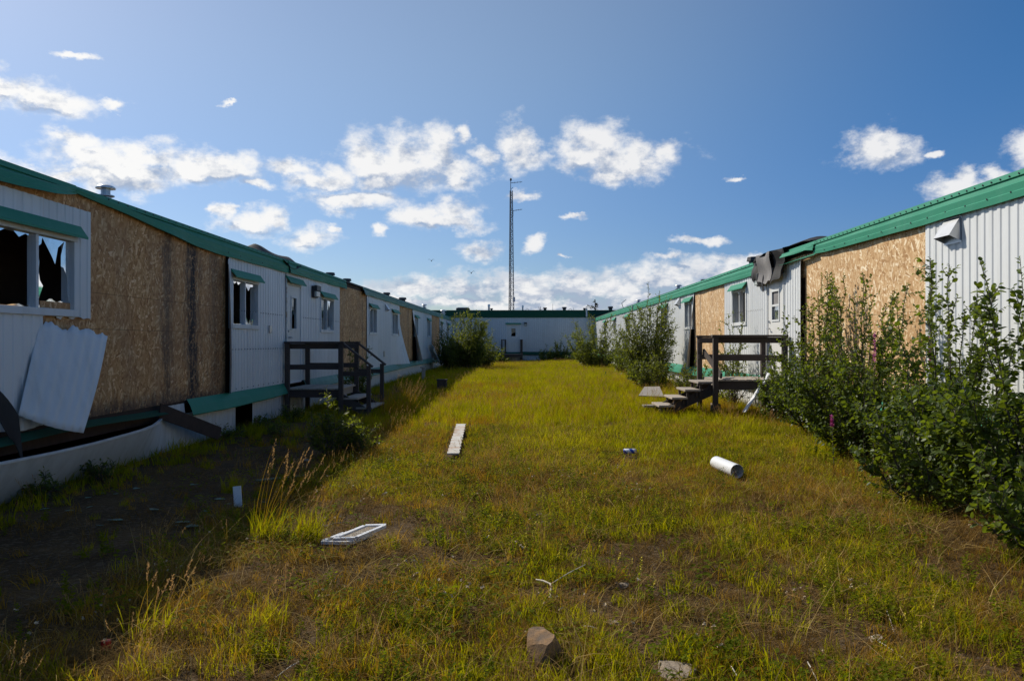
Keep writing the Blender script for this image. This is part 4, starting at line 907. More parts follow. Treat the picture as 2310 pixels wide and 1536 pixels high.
g0 = gp(752, 1226, 0.03); zone(g0, g0 + Vector((0.3, 0.4, 0)), 0.22); screen('vent_screen', 'white framed wire screen lying on top of another screen', g0, (1, 0.02, 0.03), (0.62, 1, 0.10), 0.155, 0.33, 0.03)
g1 = gp(724, 1224, 0.015); screen('vent_screen', 'white framed wire screen lying underneath another screen', g1, (1, -0.05, 0.0), (0.45, 1, 0.02), 0.22, 0.28, 0.0)
# sticks
def stick(pts, r, m, name, label, cat, group=None):
    mb = MB()
    for p, q in zip(pts, pts[1:]): mb.tube(p, q, r, r * 0.8, 6)
    return tag(mb.build(name, m), label, cat, group)
YS = thing('forked_stick', 'bleached forked stick lying in the sparse grass before the rock', 'stick', gp(1242, 1316))
c0 = gp(1242, 1316, 0.035); zone(c0, c0, 0.13)
for q, r in ((gp(1209, 1306, 0.03), 0.006), (gp(1241, 1346, 0.015), 0.006), (gp(1320, 1272, 0.06), 0.0035)):
    mb = MB(); mid = c0.lerp(q, 0.5) + Vector((0, 0, 0.006)); mb.tube(c0, mid, r, r, 6); mb.tube(mid, q, r, r * 0.7, 6); mb.build('twig', 'dead_stick', YS)
mb = MB(); mb.tube(gp(700, 1190, .02), gp(712, 1185, .03), .006, .005, 5)
for i, (pa, pb, r) in enumerate((((1315, 1410), (1350, 1417), .003), ((1818, 1488), (1840, 1532), .003), ((1960, 1430), (2060, 1500), .0035), ((730, 1188), (779, 1179), .003), ((1640, 1490), (1660, 1520), .003), ((1990, 1360), (2010, 1420), .003), ((620, 1530), (680, 1490), .0035), ((560, 1465), (590, 1452), .004))):
    stick([gp(*pa, 0.02), gp((pa[0] + pb[0]) / 2, (pa[1] + pb[1]) / 2 - 3, 0.03), gp(*pb, 0.02)], r, 'dead_stick', 'dry_stalk', 'thin bleached dry stalk lying loose over the sparse ground', 'stalk', 'loose dry stalks')
# boards by the steps, leaning white board, other scraps
a, b = at(1676, 914, 14.0), at(1738, 834, 14.15); a.z = max(a.z - 0.12, 0.1)
mb = MB(); mb.beam(a, b, 0.022, 0.13, (0.3, 1, 0.5)); tag(mb.build('leaning_board', 'white_plastic', bevel=0.003), 'narrow white board leaning against the sunlit stoop', 'board')
a = gp(1440, 893, 0.16); mb = MB(); mb.hexa([(a.x, a.y, a.z), (a.x + .55, a.y - .1, a.z - .02), (a.x + .60, a.y + .75, a.z + .16), (a.x + .25, a.y + .8, a.z + .15), (a.x, a.y, a.z + .015), (a.x + .55, a.y - .1, a.z), (a.x + .60, a.y + .75, a.z + .175), (a.x + .25, a.y + .8, a.z + .165)])
tag(mb.build('board_scrap', 'grey_wood'), 'pale sheet of board lying tilted beyond the sunlit steps', 'board')
a = gp(1452, 914, 0.16); mb = MB(); mb.box(a.x, a.x + 0.50, a.y, a.y + 0.26, a.z - 0.04, a.z); tag(mb.build('loose_tread', 'grey_wood', bevel=0.004), 'grey loose plank at the foot of the sunlit steps', 'plank')
a = gp(1612, 920, 0.12); tag(lump('rock', 'flat_rock', a, (0.13, 0.12, 0.16), 31), 'tan upright rock at the foot of the sunlit stoop post', 'rock')
a = gp(997, 884, 0.0); mb = MB(); mb.box(a.x - 0.14, a.x + 0.14, a.y - 0.10, a.y + 0.10, a.z - 0.05, a.z + 0.34); mb.box(a.x - 0.155, a.x + 0.155, a.y - 0.115, a.y + 0.115, a.z + 0.341, a.z + 0.375)
tag(mb.build('wooden_box', 'stoop_wood', bevel=0.008), 'dark squat wooden box standing in the grass along the shadow', 'box')
a = gp(955, 862, 0.0); mb = MB(); mb.box(a.x - 0.06, a.x + 0.06, a.y - 0.04, a.y + 0.04, a.z - 0.05, a.z + 0.52); mb.box(a.x - 0.12, a.x + 0.06, a.y - 0.042, a.y + 0.042, a.z + 0.521, a.z + 0.56)
tag(mb.build('stub_post', 'grey_wood', bevel=0.005), 'short grey stub post by the far skirting of the shaded wing', 'post')
a = at(1008, 790, 42); mb = MB(); mb.box(a.x - 0.09, a.x + 0.09, a.y - 0.09, a.y + 0.09, 0, 1.25); mb.box(a.x - 0.26, a.x + 0.06, a.y - 0.091, a.y + 0.091, 0.95, 1.27)
tag(mb.build('stub_post', 'grey_wood', bevel=0.01), 'grey broken post with a box at the far bush', 'post')
a = gp(1366, 858, 0.0); mb = MB(); mb.tube((a.x, a.y, a.z - 0.02), (a.x, a.y, a.z + 0.22), 0.06, 0.055, 12); mb.tube((a.x, a.y, a.z + 0.221), (a.x, a.y, a.z + 0.31), 0.025, 0.02, 10)
tag(mb.build('bottle', 'green_dark', smooth=False), 'dark green bottle standing in the far grass', 'bottle')
a = gp(535, 1142, 0.0); mb = MB(); mb.beam(a + Vector((0, 0, -0.03)), a + Vector((-0.025, 0.03, 0.17)), 0.07, 0.015, (0, 1, 0)); tag(mb.build('board_scrap', 'white_plastic'), 'pale little board stuck upright in the shaded soil', 'board')
a = gp(233, 1462, 0.02); mb = MB(); mb.lathe(a, [(0, 0.035), (0.022, 0.03), (0.024, -0.01), (0.021, -0.012), (0.0, 0.02)], 14); tag(mb.build('plastic_scrap', 'red_plastic'), 'small red plastic scrap in the grass at the shadow edge', 'scrap')
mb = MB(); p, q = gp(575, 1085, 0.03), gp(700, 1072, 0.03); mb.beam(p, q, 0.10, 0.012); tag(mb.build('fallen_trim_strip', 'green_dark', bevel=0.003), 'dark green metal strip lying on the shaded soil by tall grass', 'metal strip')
r = random.Random(12)
for i in range(26):
    px_, py_ = r.uniform(80, 640), r.uniform(1075, 1190); 
    g = gp(px_, py_, 0.004)
    if g.x < -4.5: continue
    s_ = r.uniform(0.02, 0.065); mb = MB(); n_ = r.randint(4, 6); an = sorted(r.uniform(0, 6.28) for _ in range(n_))
    top = [(g.x + s_ * math.cos(t) * 1.2, g.y + s_ * math.sin(t) * 0.7, g.z + r.uniform(0, 0.008)) for t in an]; bot = [(x, y, z - 0.004) for x, y, z in top]
    mb.poly(top); mb.poly(bot[::-1])
    for k in range(n_): mb.quad(top[k], bot[k], bot[(k + 1) % n_], top[(k + 1) % n_])
    tag(mb.build('paint_flake', 'green_pale'), 'thin pale flake of siding lying on the shaded soil', 'flake', 'flakes on the shaded soil')

# ------------------------------------------------------------------ plants
def frames(D, rs, tilt=0.6):
    """per-leaf axes: along the leaf, across it, its normal"""
    N = len(D); D = D / np.linalg.norm(D, axis=1, keepdims=True)
    up = np.array([0, 0, 1.0]) + rs.normal(0, tilt, (N, 3)); X = np.cross(D, up); X /= np.linalg.norm(X, axis=1, keepdims=True) + 1e-9
    return D, X, np.cross(X, D)
LEAF_V = {'ovate': np.array([(0, 0, 0), (.22, .27, .05), (.55, .33, .06), (.84, .17, .02), (1, 0, -.06), (.84, -.17, .02), (.55, -.33, .06), (.22, -.27, .05), (.25, 0, -.02), (.62, 0, -.03)]),
          'narrow': np.array([(0, 0, 0), (.45, .20, .03), (1, 0, -.05), (.45, -.20, .03), (.5, 0, -.02)])}
LEAF_T = {'ovate': np.array([(0, 8, 1), (1, 8, 2), (8, 9, 2), (2, 9, 3), (3, 9, 4), (4, 9, 5), (5, 9, 6), (6, 9, 8), (6, 8, 7), (7, 8, 0)]),
          'narrow': np.array([(0, 4, 1), (1, 4, 2), (2, 4, 3), (3, 4, 0)])}
def leaves_mesh(name, P, D, S, rs, kind, tilt=0.6):
    V0, T0 = LEAF_V[kind], LEAF_T[kind]; A, X, Nn = frames(D, rs, tilt); N, k = len(P), len(V0)
    V = P[:, None, :] + S[:, None, None] * (V0[None, :, 0:1] * A[:, None, :] + V0[None, :, 1:2] * X[:, None, :] + V0[None, :, 2:3] * Nn[:, None, :])
    T = (T0[None] + (np.arange(N) * k)[:, None, None]).reshape(-1, 3); return fast_mesh(name, V.reshape(-1, 3), T)
def tubes_mesh(name, segs, n=4):
    S = np.array([list(a) + list(b) + [r0, r1] for a, b, r0, r1 in segs]); p, q = S[:, :3], S[:, 3:6]
    d = q - p; d /= np.linalg.norm(d, axis=1, keepdims=True) + 1e-9
    a = np.cross(d, [0.31, 0.87, 0.2]); a /= np.linalg.norm(a, axis=1, keepdims=True) + 1e-9; b = np.cross(d, a); N = len(S)
    t = np.arange(n) * 2 * math.pi / n; c, s = np.cos(t)[None, :, None], np.sin(t)[None, :, None]; ring = c * a[:, None] + s * b[:, None]
    V = np.concatenate([p[:, None] + ring * S[:, 6, None, None], q[:, None] + ring * S[:, 7, None, None]], 1)
    i = np.arange(n); j = (i + 1) % n; T = np.concatenate([np.stack([i, j, n + j], 1), np.stack([i, n + j, n + i], 1)])
    return fast_mesh(name, V.reshape(-1, 3), (T[None] + (np.arange(N) * 2 * n)[:, None, None]).reshape(-1, 3))
LEAF_ONE = None
def shrub(name, label, cat, x, y, H, R, nst=22, twigs=14, leaf=0.05, kind='ovate', mat='alder_leaf', bark='bark', seed=1, step=0.04, shoots=6, single=0, lean=(0, 0), group=None, low=0.10, sq=1.0, cap=0.84):
    rs = np.random.RandomState(seed); z0 = float(gh(x, y)); base = np.array([x, y, z0]); segs = []; LP, LD_, LS = [], [], []
    for i in range(nst + shoots):
        sh_ = i >= nst
        a = rs.uniform(0, 6.283); rr = R * math.sqrt(rs.uniform(0.02, 1)) * (0.8 if sh_ else 1)
        out = np.array([math.cos(a), math.sin(a) * sq, 0]); hh = H * (rs.uniform(0.88, 1.06) if sh_ else rs.uniform(0.32, cap)) * (1 - 0.30 * (rr / R) ** 2)
        foot = base + out * rr * 0.22; top = base + out * rr + np.array([lean[0], lean[1], 0]) * hh + [0, 0, hh]; mid = foot * 0.5 + top * 0.5 + out * rr * 0.12 + [0, 0, hh * 0.08]
        nt_ = 9; t = np.linspace(0, 1, nt_)[:, None]; pts = (1 - t) ** 2 * foot + 2 * t * (1 - t) * mid + t * t * top + rs.normal(0, 0.016, (nt_, 3)) * (t > 0)
        r0 = 0.004 + 0.0036 * H * rs.uniform(0.5, 1.1)
        for k in range(nt_ - 1): segs.append((pts[k], pts[k + 1], r0 * (1 - k / nt_ * 0.85), r0 * (1 - (k + 1) / nt_ * 0.85)))
        nodes = []
        for j in range(int(twigs * 1.3 * (0.5 if sh_ else 1))):
            tt = rs.uniform(0.35 if sh_ else low, 0.96); f = tt * (nt_ - 1); k = min(int(f), nt_ - 2); p = pts[k] + (pts[k + 1] - pts[k]) * (f - k)
            th = rs.uniform(0, 6.283); rd = np.array([math.cos(th), math.sin(th), 0]); d = rd * 0.8 + out * 0.45 + [0, 0, rs.uniform(0.05, 0.95)]; d /= np.linalg.norm(d)
            Ln = (0.13 + 0.20 * rs.uniform(0, 1)) * H * 0.62 * (1.0 - 0.50 * tt) * (0.6 if sh_ else 1) + 0.05; m_ = 5; q = p.copy(); tw = [q]
            for s_ in range(m_):
                d = d + np.array([0, 0, 0.10]) + rs.normal(0, 0.13, 3); d /= np.linalg.norm(d); q = q + d * Ln / m_; tw.append(q)
            for s_ in range(m_): segs.append((tw[s_], tw[s_ + 1], 0.0042 * (1 - s_ / m_ * 0.7), 0.0042 * (1 - (s_ + 1) / m_ * 0.7)))
            nodes.append((np.array(tw), 0.12))
        nodes.append((pts, 0.35 if not sh_ else 0.30))
        for (pl, t0) in nodes:
            L = np.linalg.norm(pl[-1] - pl[0]); n_ = max(3, int(L * (1 - t0) / (step * 0.52))); tt = np.linspace(t0, 1.0, n_) * (len(pl) - 1)
            k = np.minimum(tt.astype(int), len(pl) - 2); p = pl[k] + (pl[k + 1] - pl[k]) * (tt - k)[:, None]; d = pl[k + 1] - pl[k]; d /= np.linalg.norm(d, axis=1, keepdims=True) + 1e-9
            rd = rs.normal(0, 1, (n_, 3)); rd -= (rd * d).sum(1, keepdims=True) * d; rd /= np.linalg.norm(rd, axis=1, keepdims=True) + 1e-9
            LP.append(p); LD_.append(d * 0.55 + rd * 0.85 + [0, 0, -0.1]); LS.append(leaf * (1.12 if kind == 'ovate' else 1.35) * rs.uniform(0.55, 1.2, n_) * (1 - 0.35 * (tt / (len(pl) - 1)) ** 3))
    P, D, S = np.concatenate(LP), np.concatenate(LD_), np.concatenate(LS); keep = (P[:, 2] > gh(P[:, 0], P[:, 1]) + 0.02) & (P[:, 0] < 4.80) & (P[:, 0] > -4.76); P, D, S = P[keep], D[keep], S[keep]
    t_ = thing(name, label, cat, (x, y, z0), group); org = np.array([x, y, z0])
    segs = [s_ for s_ in segs if s_[1][0] < 4.84 and s_[1][0] > -4.80]
    link('branches', tubes_mesh('branches', [(a - org, b - org, r0, r1) for a, b, r0, r1 in segs], 5 if y < 9 else 4), bark, t_, Vector(org), kind=None)
    if single:
        dist = np.linalg.norm(P - np.array([0, 0, EYE]), axis=1) - 3.0 * S; o_ = np.argsort(dist); near, rest = o_[:single], o_[single:]
        global LEAF_ONE
        if LEAF_ONE is None: LEAF_ONE = fast_mesh('leaf', LEAF_V['ovate'], LEAF_T['ovate']); LEAF_ONE.materials.append(MATS[mat])
        A, X, Nn = frames(D[near], rs, 0.6)
        for i, q in enumerate(near):
            o = bpy.data.objects.new('leaf', LEAF_ONE); COL.objects.link(o); o.parent = t_
            mt = Matrix(((A[i, 0], X[i, 0], Nn[i, 0], 0), (A[i, 1], X[i, 1], Nn[i, 1], 0), (A[i, 2], X[i, 2], Nn[i, 2], 0), (0, 0, 0, 1)))
            o.matrix_local = Matrix.Translation(Vector(P[q] - org)) @ mt @ Matrix.Scale(float(S[q]), 4)
        P, D, S = P[rest], D[rest], S[rest]
    link('foliage', leaves_mesh('foliage', P - org, D, S, rs, kind), mat, t_, Vector(org), kind='stuff'); return t_
AG = 'shrubs along the sunlit wing'
shrub('alder_shrub', 'large leafy green shrub growing where the sunlit siding has no boards', 'shrub', 4.05, 6.0, 2.25, 1.00, 34, 17, 0.062, seed=11, cap=0.70, step=0.036, shoots=10, single=300, lean=(-0.02, -0.05), group=AG)
shrub('alder_shrub', 'broad leafy green shrub below the exhaust hood of the sunlit wing', 'shrub', 4.10, 7.7, 2.25, 0.85, 30, 16, 0.056, seed=12, cap=0.70, step=0.037, shoots=12, group=AG, single=300)
shrub('alder_shrub', 'leafy green shrub before the middle of the large bare board patch', 'shrub', 4.10, 9.6, 2.30, 0.85, 30, 15, 0.052, seed=13, cap=0.78, step=0.038, shoots=13, group=AG)
shrub('alder_shrub', 'tall leafy green shrub between the sunlit door and the large bare board patch', 'shrub', 4.50, 11.9, 2.45, 0.72, 30, 15, 0.052, seed=14, cap=0.84, step=0.04, shoots=12, group=AG)
shrub('alder_shrub', 'low leafy green shrub nearest the leaning white board', 'shrub', 4.40, 13.5, 1.55, 0.38, 14, 10, 0.050, seed=15, step=0.045, shoots=4, group=AG)
shrub('alder_shrub', 'sprawling low leafy shrub at the feet of the large shrub by the siding', 'shrub', 3.55, 5.1, 1.05, 0.70, 22, 12, 0.058, seed=16, step=0.04, shoots=0, group=AG)
shrub('alder_shrub', 'dense low leafy shrub under the exhaust hood reaching into the grass', 'shrub', 3.65, 7.0, 1.35, 0.75, 24, 13, 0.055, seed=17, step=0.04, shoots=2, group=AG)
shrub('sapling', 'thin leafy sapling behind the sunlit stoop before the smaller board patch', 'sapling', 4.40, 16.6, 2.15, 0.55, 14, 9, 0.05, mat='willow_leaf', seed=18, step=0.06, shoots=5)
shrub('sapling', 'small leafy sapling under the window beyond the sunlit steps', 'sapling', 4.30, 19.8, 1.25, 0.60, 16, 10, 0.055, mat='willow_leaf', seed=19, step=0.06, shoots=2)
shrub('willow_bush', 'tall dense willow bush hiding a window of the sunlit wing', 'bush', 3.75, 23.6, 3.15, 0.95, 48, 15, 0.075, 'narrow', 'willow_leaf', seed=21, cap=0.96, step=0.05, shoots=5)
shrub('willow_bush', 'smaller willow bush at the foot of the tall dense willow', 'bush', 3.55, 21.6, 1.35, 0.70, 24, 12, 0.075, 'narrow', 'willow_leaf', seed=22, step=0.055, shoots=2)
shrub('willow_bush', 'wide rounded willow bush at the far end of the sunlit wing', 'bush', 3.55, 38.0, 2.85, 1.55, 48, 13, 0.11, 'narrow', 'willow_leaf', seed=23, cap=0.96, step=0.075, shoots=4)
shrub('willow_bush', 'low willow bush between the tall willow and the far rounded one', 'bush', 4.00, 30.5, 1.7, 0.85, 26, 11, 0.10, 'narrow', 'willow_leaf', seed=24, step=0.075, shoots=3)
shrub('willow_bush', 'tall yellow green willow at the far end of the shaded wing', 'bush', -2.80, 39.5, 3.55, 1.1, 54, 14, 0.11, 'narrow', 'willow_leaf', seed=25, cap=0.96, step=0.07, shoots=4)
shrub('willow_bush', 'dark willow bush against the far siding of the shaded wing', 'bush', -3.95, 41.5, 2.9, 0.95, 30, 11, 0.11, 'narrow', 'alder_leaf', seed=26, step=0.08, shoots=3)
shrub('willow_bush', 'low willow bush beside the tall yellow green willow', 'bush', -2.05, 41.5, 2.6, 0.8, 30, 11, 0.11, 'narrow', 'willow_leaf', seed=27, step=0.08, shoots=3)
for i, (px_, yy, H_, R_, lb) in enumerate(((1232, 51.2, 1.35, 0.75, 'dark shrub under the plain siding of the cross building'), (1262, 51.6, 1.75, 0.7, 'tallest dark shrub before the cross building'), (1292, 51.0, 1.45, 0.8, 'dark shrub between the tallest one and the sunlit wing'), (1132, 50.5, 1.15, 0.5, 'small green shrub at the stoop of the cross building'))):
    shrub('dark_shrub', lb, 'shrub', (px_ - VX) / F * yy, yy, H_, R_, 18, 10, 0.12, 'narrow', 'alder_leaf' if i < 3 else 'willow_leaf', seed=31 + i, step=0.09, shoots=3, group='shrubs along the cross building')
shrub('leafy_weed', 'bright leafy weed catching sun before the dark stoop', 'weed', -2.50, 10.3, 0.92, 0.40, 18, 9, 0.055, 'narrow', 'willow_leaf', seed=41, step=0.035, shoots=2)
shrub('leafy_weed', 'lower leafy weed at the shadow edge before the dark stoop', 'weed', -2.25, 10.4, 0.62, 0.35, 14, 8, 0.05, 'narrow', 'willow_leaf', seed=42, step=0.035, shoots=1)
shrub('sapling', 'dark leafy sapling growing behind the dark stoop', 'sapling', -3.95, 18.4, 1.55, 0.5, 14, 10, 0.06, mat='alder_leaf', seed=43, step=0.06, shoots=4)
for i, (px_, py_, H_, lb) in enumerate(((560, 968, .35, 'dark low weed at the hole torn in the skirting'), (660, 950, .4, 'dark low weed at the foot of the dark stoop'), (60, 1128, .3, 'dark low weed below the felt scrap'), (220, 1085, .28, 'dark low weed below the bent metal sheet'), (430, 990, .25, 'dark low weed where the fallen trim meets the soil'), (620, 985, .3, 'dark low weed between the skirting hole and the stoop'))):
    g = gp(px_, py_); shrub('low_weed', lb, 'weed', max(g.x, -4.55), g.y, H_, 0.22, 9, 7, 0.05, 'narrow', 'alder_leaf', seed=51 + i, step=0.04, shoots=1, group='low weeds by the shaded skirting')
# fireweed: a reddish stalk with narrow leaves and a pink flower spike
def fireweed(x, y, H, seed, label):
    rs = np.random.RandomState(seed); z0 = float(gh(x, y)); org = np.array([x, y, z0]); t_ = thing('fireweed', label, 'flower', (x, y, z0), 'pink fireweed among the shrubs')
    top = np.array([rs.normal(0, .05), rs.normal(0, .05), H]); link('stem', tubes_mesh('stem', [(np.zeros(3), top * .5, .005, .004), (top * .5, top, .004, .002)], 5), 'bark', t_, Vector(org))
    n = 34; f = np.linspace(0.12, 0.8, n); P = top * f[:, None]; a = np.arange(n) * 2.4; D = np.stack([np.cos(a), np.sin(a), np.full(n, .35)], 1); link('leaves', leaves_mesh('leaves', P, D, 0.11 * (1.15 - f), rs, 'narrow', .3), 'weed', t_, Vector(org))
    n = 46; f = np.linspace(0.80, 1.02, n); P = top * f[:, None]; a = np.arange(n) * 2.4; D = np.stack([np.cos(a), np.sin(a), np.full(n, .5)], 1); link('flower_spike', leaves_mesh('flower_spike', P, D, 0.042 * (1.6 - f), rs, 'ovate', .5), 'pink_flower', t_, Vector(org))
g = gp(1885, 985); fireweed(3.55, 9.0, 0.62, 61, 'low pink fireweed at the foot of the shrubs'); fireweed(3.95, 8.9, 1.55, 62, 'tall pink fireweed standing among the shrub leaves'); fireweed(4.25, 8.0, 1.5, 63, 'pink fireweed standing before the bare white siding')
# the broken spruce behind the cross building
sy = 70.0; sp = at(1340, 700, sy); ST_ = thing('spruce_tree', 'ragged spruce top showing above the roof of the cross building', 'tree', (sp.x, sy, 0)); zt = at(0, 677, sy).z
mb = MB(); mb.tube((sp.x, sy, 0), (sp.x + 0.1, sy, zt), 0.16, 0.03, 7); mb.build('trunk', 'bark', ST_)
rs = np.random.RandomState(5); P_, D_ = [], []
for k in range(60):
    z = rs.uniform(2.0, zt); a = rs.uniform(0, 6.28); L = 0.25 + 0.9 * (1 - z / zt) + (0.5 if (z > zt - 0.5 and math.cos(a) < -0.5) else 0)
    for f in np.linspace(0.1, 1, 14): P_.append([sp.x + math.cos(a) * L * f, sy + math.sin(a) * L * f, z - 0.15 * f]); D_.append([math.cos(a) + rs.normal(0, .7), math.sin(a) + rs.normal(0, .7), rs.normal(0, .5)])
P_, D_ = np.array(P_), np.array(D_); link('foliage', leaves_mesh('foliage', P_ - [sp.x, sy, 0], D_, rs.uniform(0.12, 0.26, len(P_)), rs, 'narrow'), 'spruce_needle', ST_, Vector((sp.x, sy, 0)), kind='stuff')
dy = 72.0; dp = at(1219, 700, dy); DT = thing('dead_tree', 'thin dead treetop poking above the roof beside a vent', 'tree', (dp.x, dy, 0)); zt = at(0, 692, dy).z
mb = MB(); mb.tube((dp.x, dy, 0), (dp.x, dy, zt), 0.10, 0.02, 6); mb.build('trunk', 'bark', DT)
for k, (dx, dz) in enumerate(((-.35, .25), (.3, .3), (-.2, .5), (.22, .12))):
    mb = MB(); mb.tube((dp.x, dy, zt - 0.75 + 0.15 * k), (dp.x + dx, dy, zt - 0.75 + 0.15 * k + dz), 0.025, 0.01, 5); mb.build('limb', 'bark', DT)

# ------------------------------------------------------------------ grass
def blades(rs, n, rad, h0, h1, w, bend, seg=3, lean=(0.0, 0.0), base=None):
    a = rs.uniform(0, 6.283, n); r = rad * np.sqrt(rs.uniform(0, 1, n)); B = np.stack([r * np.cos(a), r * np.sin(a), np.full(n, -0.012)], 1) if base is None else base
    h = rs.uniform(h0, h1, n); th = rs.uniform(0, 6.283, n); dr = np.stack([np.cos(th), np.sin(th)], 1) * rs.uniform(0.2, 1.0, (n, 1)) * bend + np.array(lean)
    wd_ = rs.uniform(0, 6.283, n); W_ = np.stack([np.cos(wd_), np.sin(wd_), np.zeros(n)], 1) * (w * rs.uniform(0.6, 1.3, n))[:, None] * 0.5
    rows = []; tt = np.linspace(0, 1, seg + 1)
    for t in tt:
        c = B + np.stack([dr[:, 0] * h * t ** 1.8, dr[:, 1] * h * t ** 1.8, h * (t - 0.30 * np.minimum(1.4, np.hypot(dr[:, 0], dr[:, 1])) * t * t)], 1)
        rows.append((c, W_ * (1 - t ** 1.6) if t < 1 else None))
    k = 2 * seg + 1; V = np.empty((n, k, 3))
    for i in range(seg): V[:, 2 * i] = rows[i][0] - rows[i][1]; V[:, 2 * i + 1] = rows[i][0] + rows[i][1]
    V[:, -1] = rows[seg][0]; T = []
    for i in range(seg - 1): T += [(2 * i, 2 * i + 1, 2 * i + 3), (2 * i, 2 * i + 3, 2 * i + 2)]
    T.append((2 * seg - 2, 2 * seg - 1, 2 * seg)); T = np.array(T)
    return V.reshape(-1, 3), (T[None] + (np.arange(n) * k)[:, None, None]).reshape(-1, 3), rows[seg][0], dr
def merge(parts):
    Vs, Ts, o = [], [], 0
    for V, T in parts: Vs.append(V); Ts.append(T + o); o += len(V)
    return np.concatenate(Vs), np.concatenate(Ts)
def leaf_arr(P, D, S, rs, kind, tilt=0.6):
    V0, T0 = LEAF_V[kind], LEAF_T[kind]; A, X, Nn = frames(np.asarray(D, float), rs, tilt); N, k = len(P), len(V0)
    V = P[:, None, :] + S[:, None, None] * (V0[None, :, 0:1] * A[:, None, :] + V0[None, :, 1:2] * X[:, None, :] + V0[None, :, 2:3] * Nn[:, None, :]); return V.reshape(-1, 3), (T0[None] + (np.arange(N) * k)[:, None, None]).reshape(-1, 3)
def proto(name, V, T, mat, extra=None):
    me = fast_mesh(name, V, T); me.materials.append(MATS[mat])
    if extra:
        me.materials.append(MATS[extra[0]]); me.polygons.foreach_set('material_index', np.concatenate([np.zeros(len(T) - extra[1], np.int32), np.ones(extra[1], np.int32)]))
    return bpy.data.objects.new(name, me)
def seed_heads(rs, tips, dr, n, L=0.07, w=0.012):
    P, D, S = [], [], []
    for i in range(len(tips)):
        ax = np.array([dr[i, 0], dr[i, 1], 0.9]); ax /= np.linalg.norm(ax)
        for f in np.linspace(0, 1, n): P.append(tips[i] - ax * L * f); D.append(ax + rs.normal(0, 0.35, 3)); S.append(w * (1.4 - 0.5 * abs(f - 0.5)))
    return leaf_arr(np.array(P), np.array(D), np.array(S), rs, 'narrow')
def weed_arr(rs, n, h0, h1, leaf=0.022, spike=False):
    parts, sp_ = [], []
    for i in range(n):
        h = rs.uniform(h0, h1); b = np.array([rs.normal(0, .05), rs.normal(0, .05), 0]); ax = np.array([rs.normal(0, .18), rs.normal(0, .18), 1.0]); m_ = 13
        V, T, _, _ = blades(rs, 1, 0, h, h, 0.004, 0.1, 3, base=b[None]); parts.append((V, T))
        f = np.linspace(0.1, 0.98, m_); P = b + ax * (h * f)[:, None]; a = np.arange(m_) * 2.4 + rs.uniform(0, 6); D = np.stack([np.cos(a), np.sin(a), np.full(m_, 0.5)], 1)
        parts.append(leaf_arr(P, D, leaf * (1.4 - 0.7 * f) * rs.uniform(0.8, 1.2, m_), rs, 'ovate', .4))
        if spike and i % 2 == 0:
            k = 16; f = np.linspace(0.80, 1.12, k); P = b + ax * (h * f)[:, None]; a = np.arange(k) * 2.4; D = np.stack([np.cos(a), np.sin(a), np.full(k, 0.6)], 1); sp_.append(leaf_arr(P, D, np.full(k, 0.011), rs, 'ovate', .5))
    V, T = merge(parts + sp_); return V, T, sum(len(t) for _, t in sp_)
def scatter(name, label, protos, X, Y, scale, rs, tilt=0.12, lift=0.0):
    """one object of instanced tufts"""
    n = len(X); me = bpy.data.meshes.new(name); me.vertices.add(n)
    me.vertices.foreach_set('co', np.stack([X, Y, gh(X, Y) + lift], 1).astype(np.float32).ravel())
    for nm, tp, arr in (('rot', 'FLOAT_VECTOR', np.stack([rs.normal(0, tilt, n), rs.normal(0, tilt, n), rs.uniform(0, 6.283, n)], 1)), ('scl', 'FLOAT', scale), ('idx', 'INT', rs.randint(0, len(protos), n))):
        at_ = me.attributes.new(nm, tp, 'POINT'); at_.data.foreach_set('vector' if tp == 'FLOAT_VECTOR' else 'value', np.ascontiguousarray(arr, np.int32 if tp == 'INT' else np.float32).ravel())
    pc = bpy.data.collections.new(name + '_kinds')
    for p_ in protos: pc.objects.link(p_)
    o = bpy.data.objects.new(name, me); COL.objects.link(o); o['kind'] = 'stuff'; o['label'] = label
    for p_ in protos: o.data.materials.append(p_.data.materials[0])
    g_ = bpy.data.node_groups.new(name, 'GeometryNodeTree'); g_.interface.new_socket('Geometry', in_out='INPUT', socket_type='NodeSocketGeometry'); g_.interface.new_socket('Geometry', in_out='OUTPUT', socket_type='NodeSocketGeometry')
    gi, go = g_.nodes.new('NodeGroupInput'), g_.nodes.new('NodeGroupOutput'); ci = g_.nodes.new('GeometryNodeCollectionInfo'); ci.inputs['Collection'].default_value = pc; ci.inputs['Separate Children'].default_value = True; ci.inputs['Reset Children'].default_value = True
    ip = g_.nodes.new('GeometryNodeInstanceOnPoints'); ip.inputs['Pick Instance'].default_value = True; L = g_.links
    def na(nm, tp): q = g_.nodes.new('GeometryNodeInputNamedAttribute'); q.data_type = tp; q.inputs['Name'].default_value = nm; return q.outputs['Attribute']
    L.new(gi.outputs[0], ip.inputs['Points']); L.new(ci.outputs[0], ip.inputs['Instance']); L.new(na('idx', 'INT'), ip.inputs['Instance Index']); L.new(na('rot', 'FLOAT_VECTOR'), ip.inputs['Rotation']); L.new(na('scl', 'FLOAT'), ip.inputs['Scale']); L.new(ip.outputs[0], go.inputs[0])
    md = o.modifiers.new('tufts', 'NODES'); md.node_group = g_; return o
rs = np.random.RandomState(77)
for g in ROCKS: zone(g, g + Vector((0, -0.05, 0)), 0.10)
def bare(X, Y): return 1 - 0.92 * sstep(0.46, 0.66, 0.6 * vnoise(X, Y, 0.8, 33) + 0.4 * vnoise(X, Y, 2.6, 34) + 0.20 * sstep(0.6, 1.6, X) * (1 - sstep(4.2, 6.5, Y)) - 0.05) * (1 - 0.75 * sstep(5.5, 11, Y))
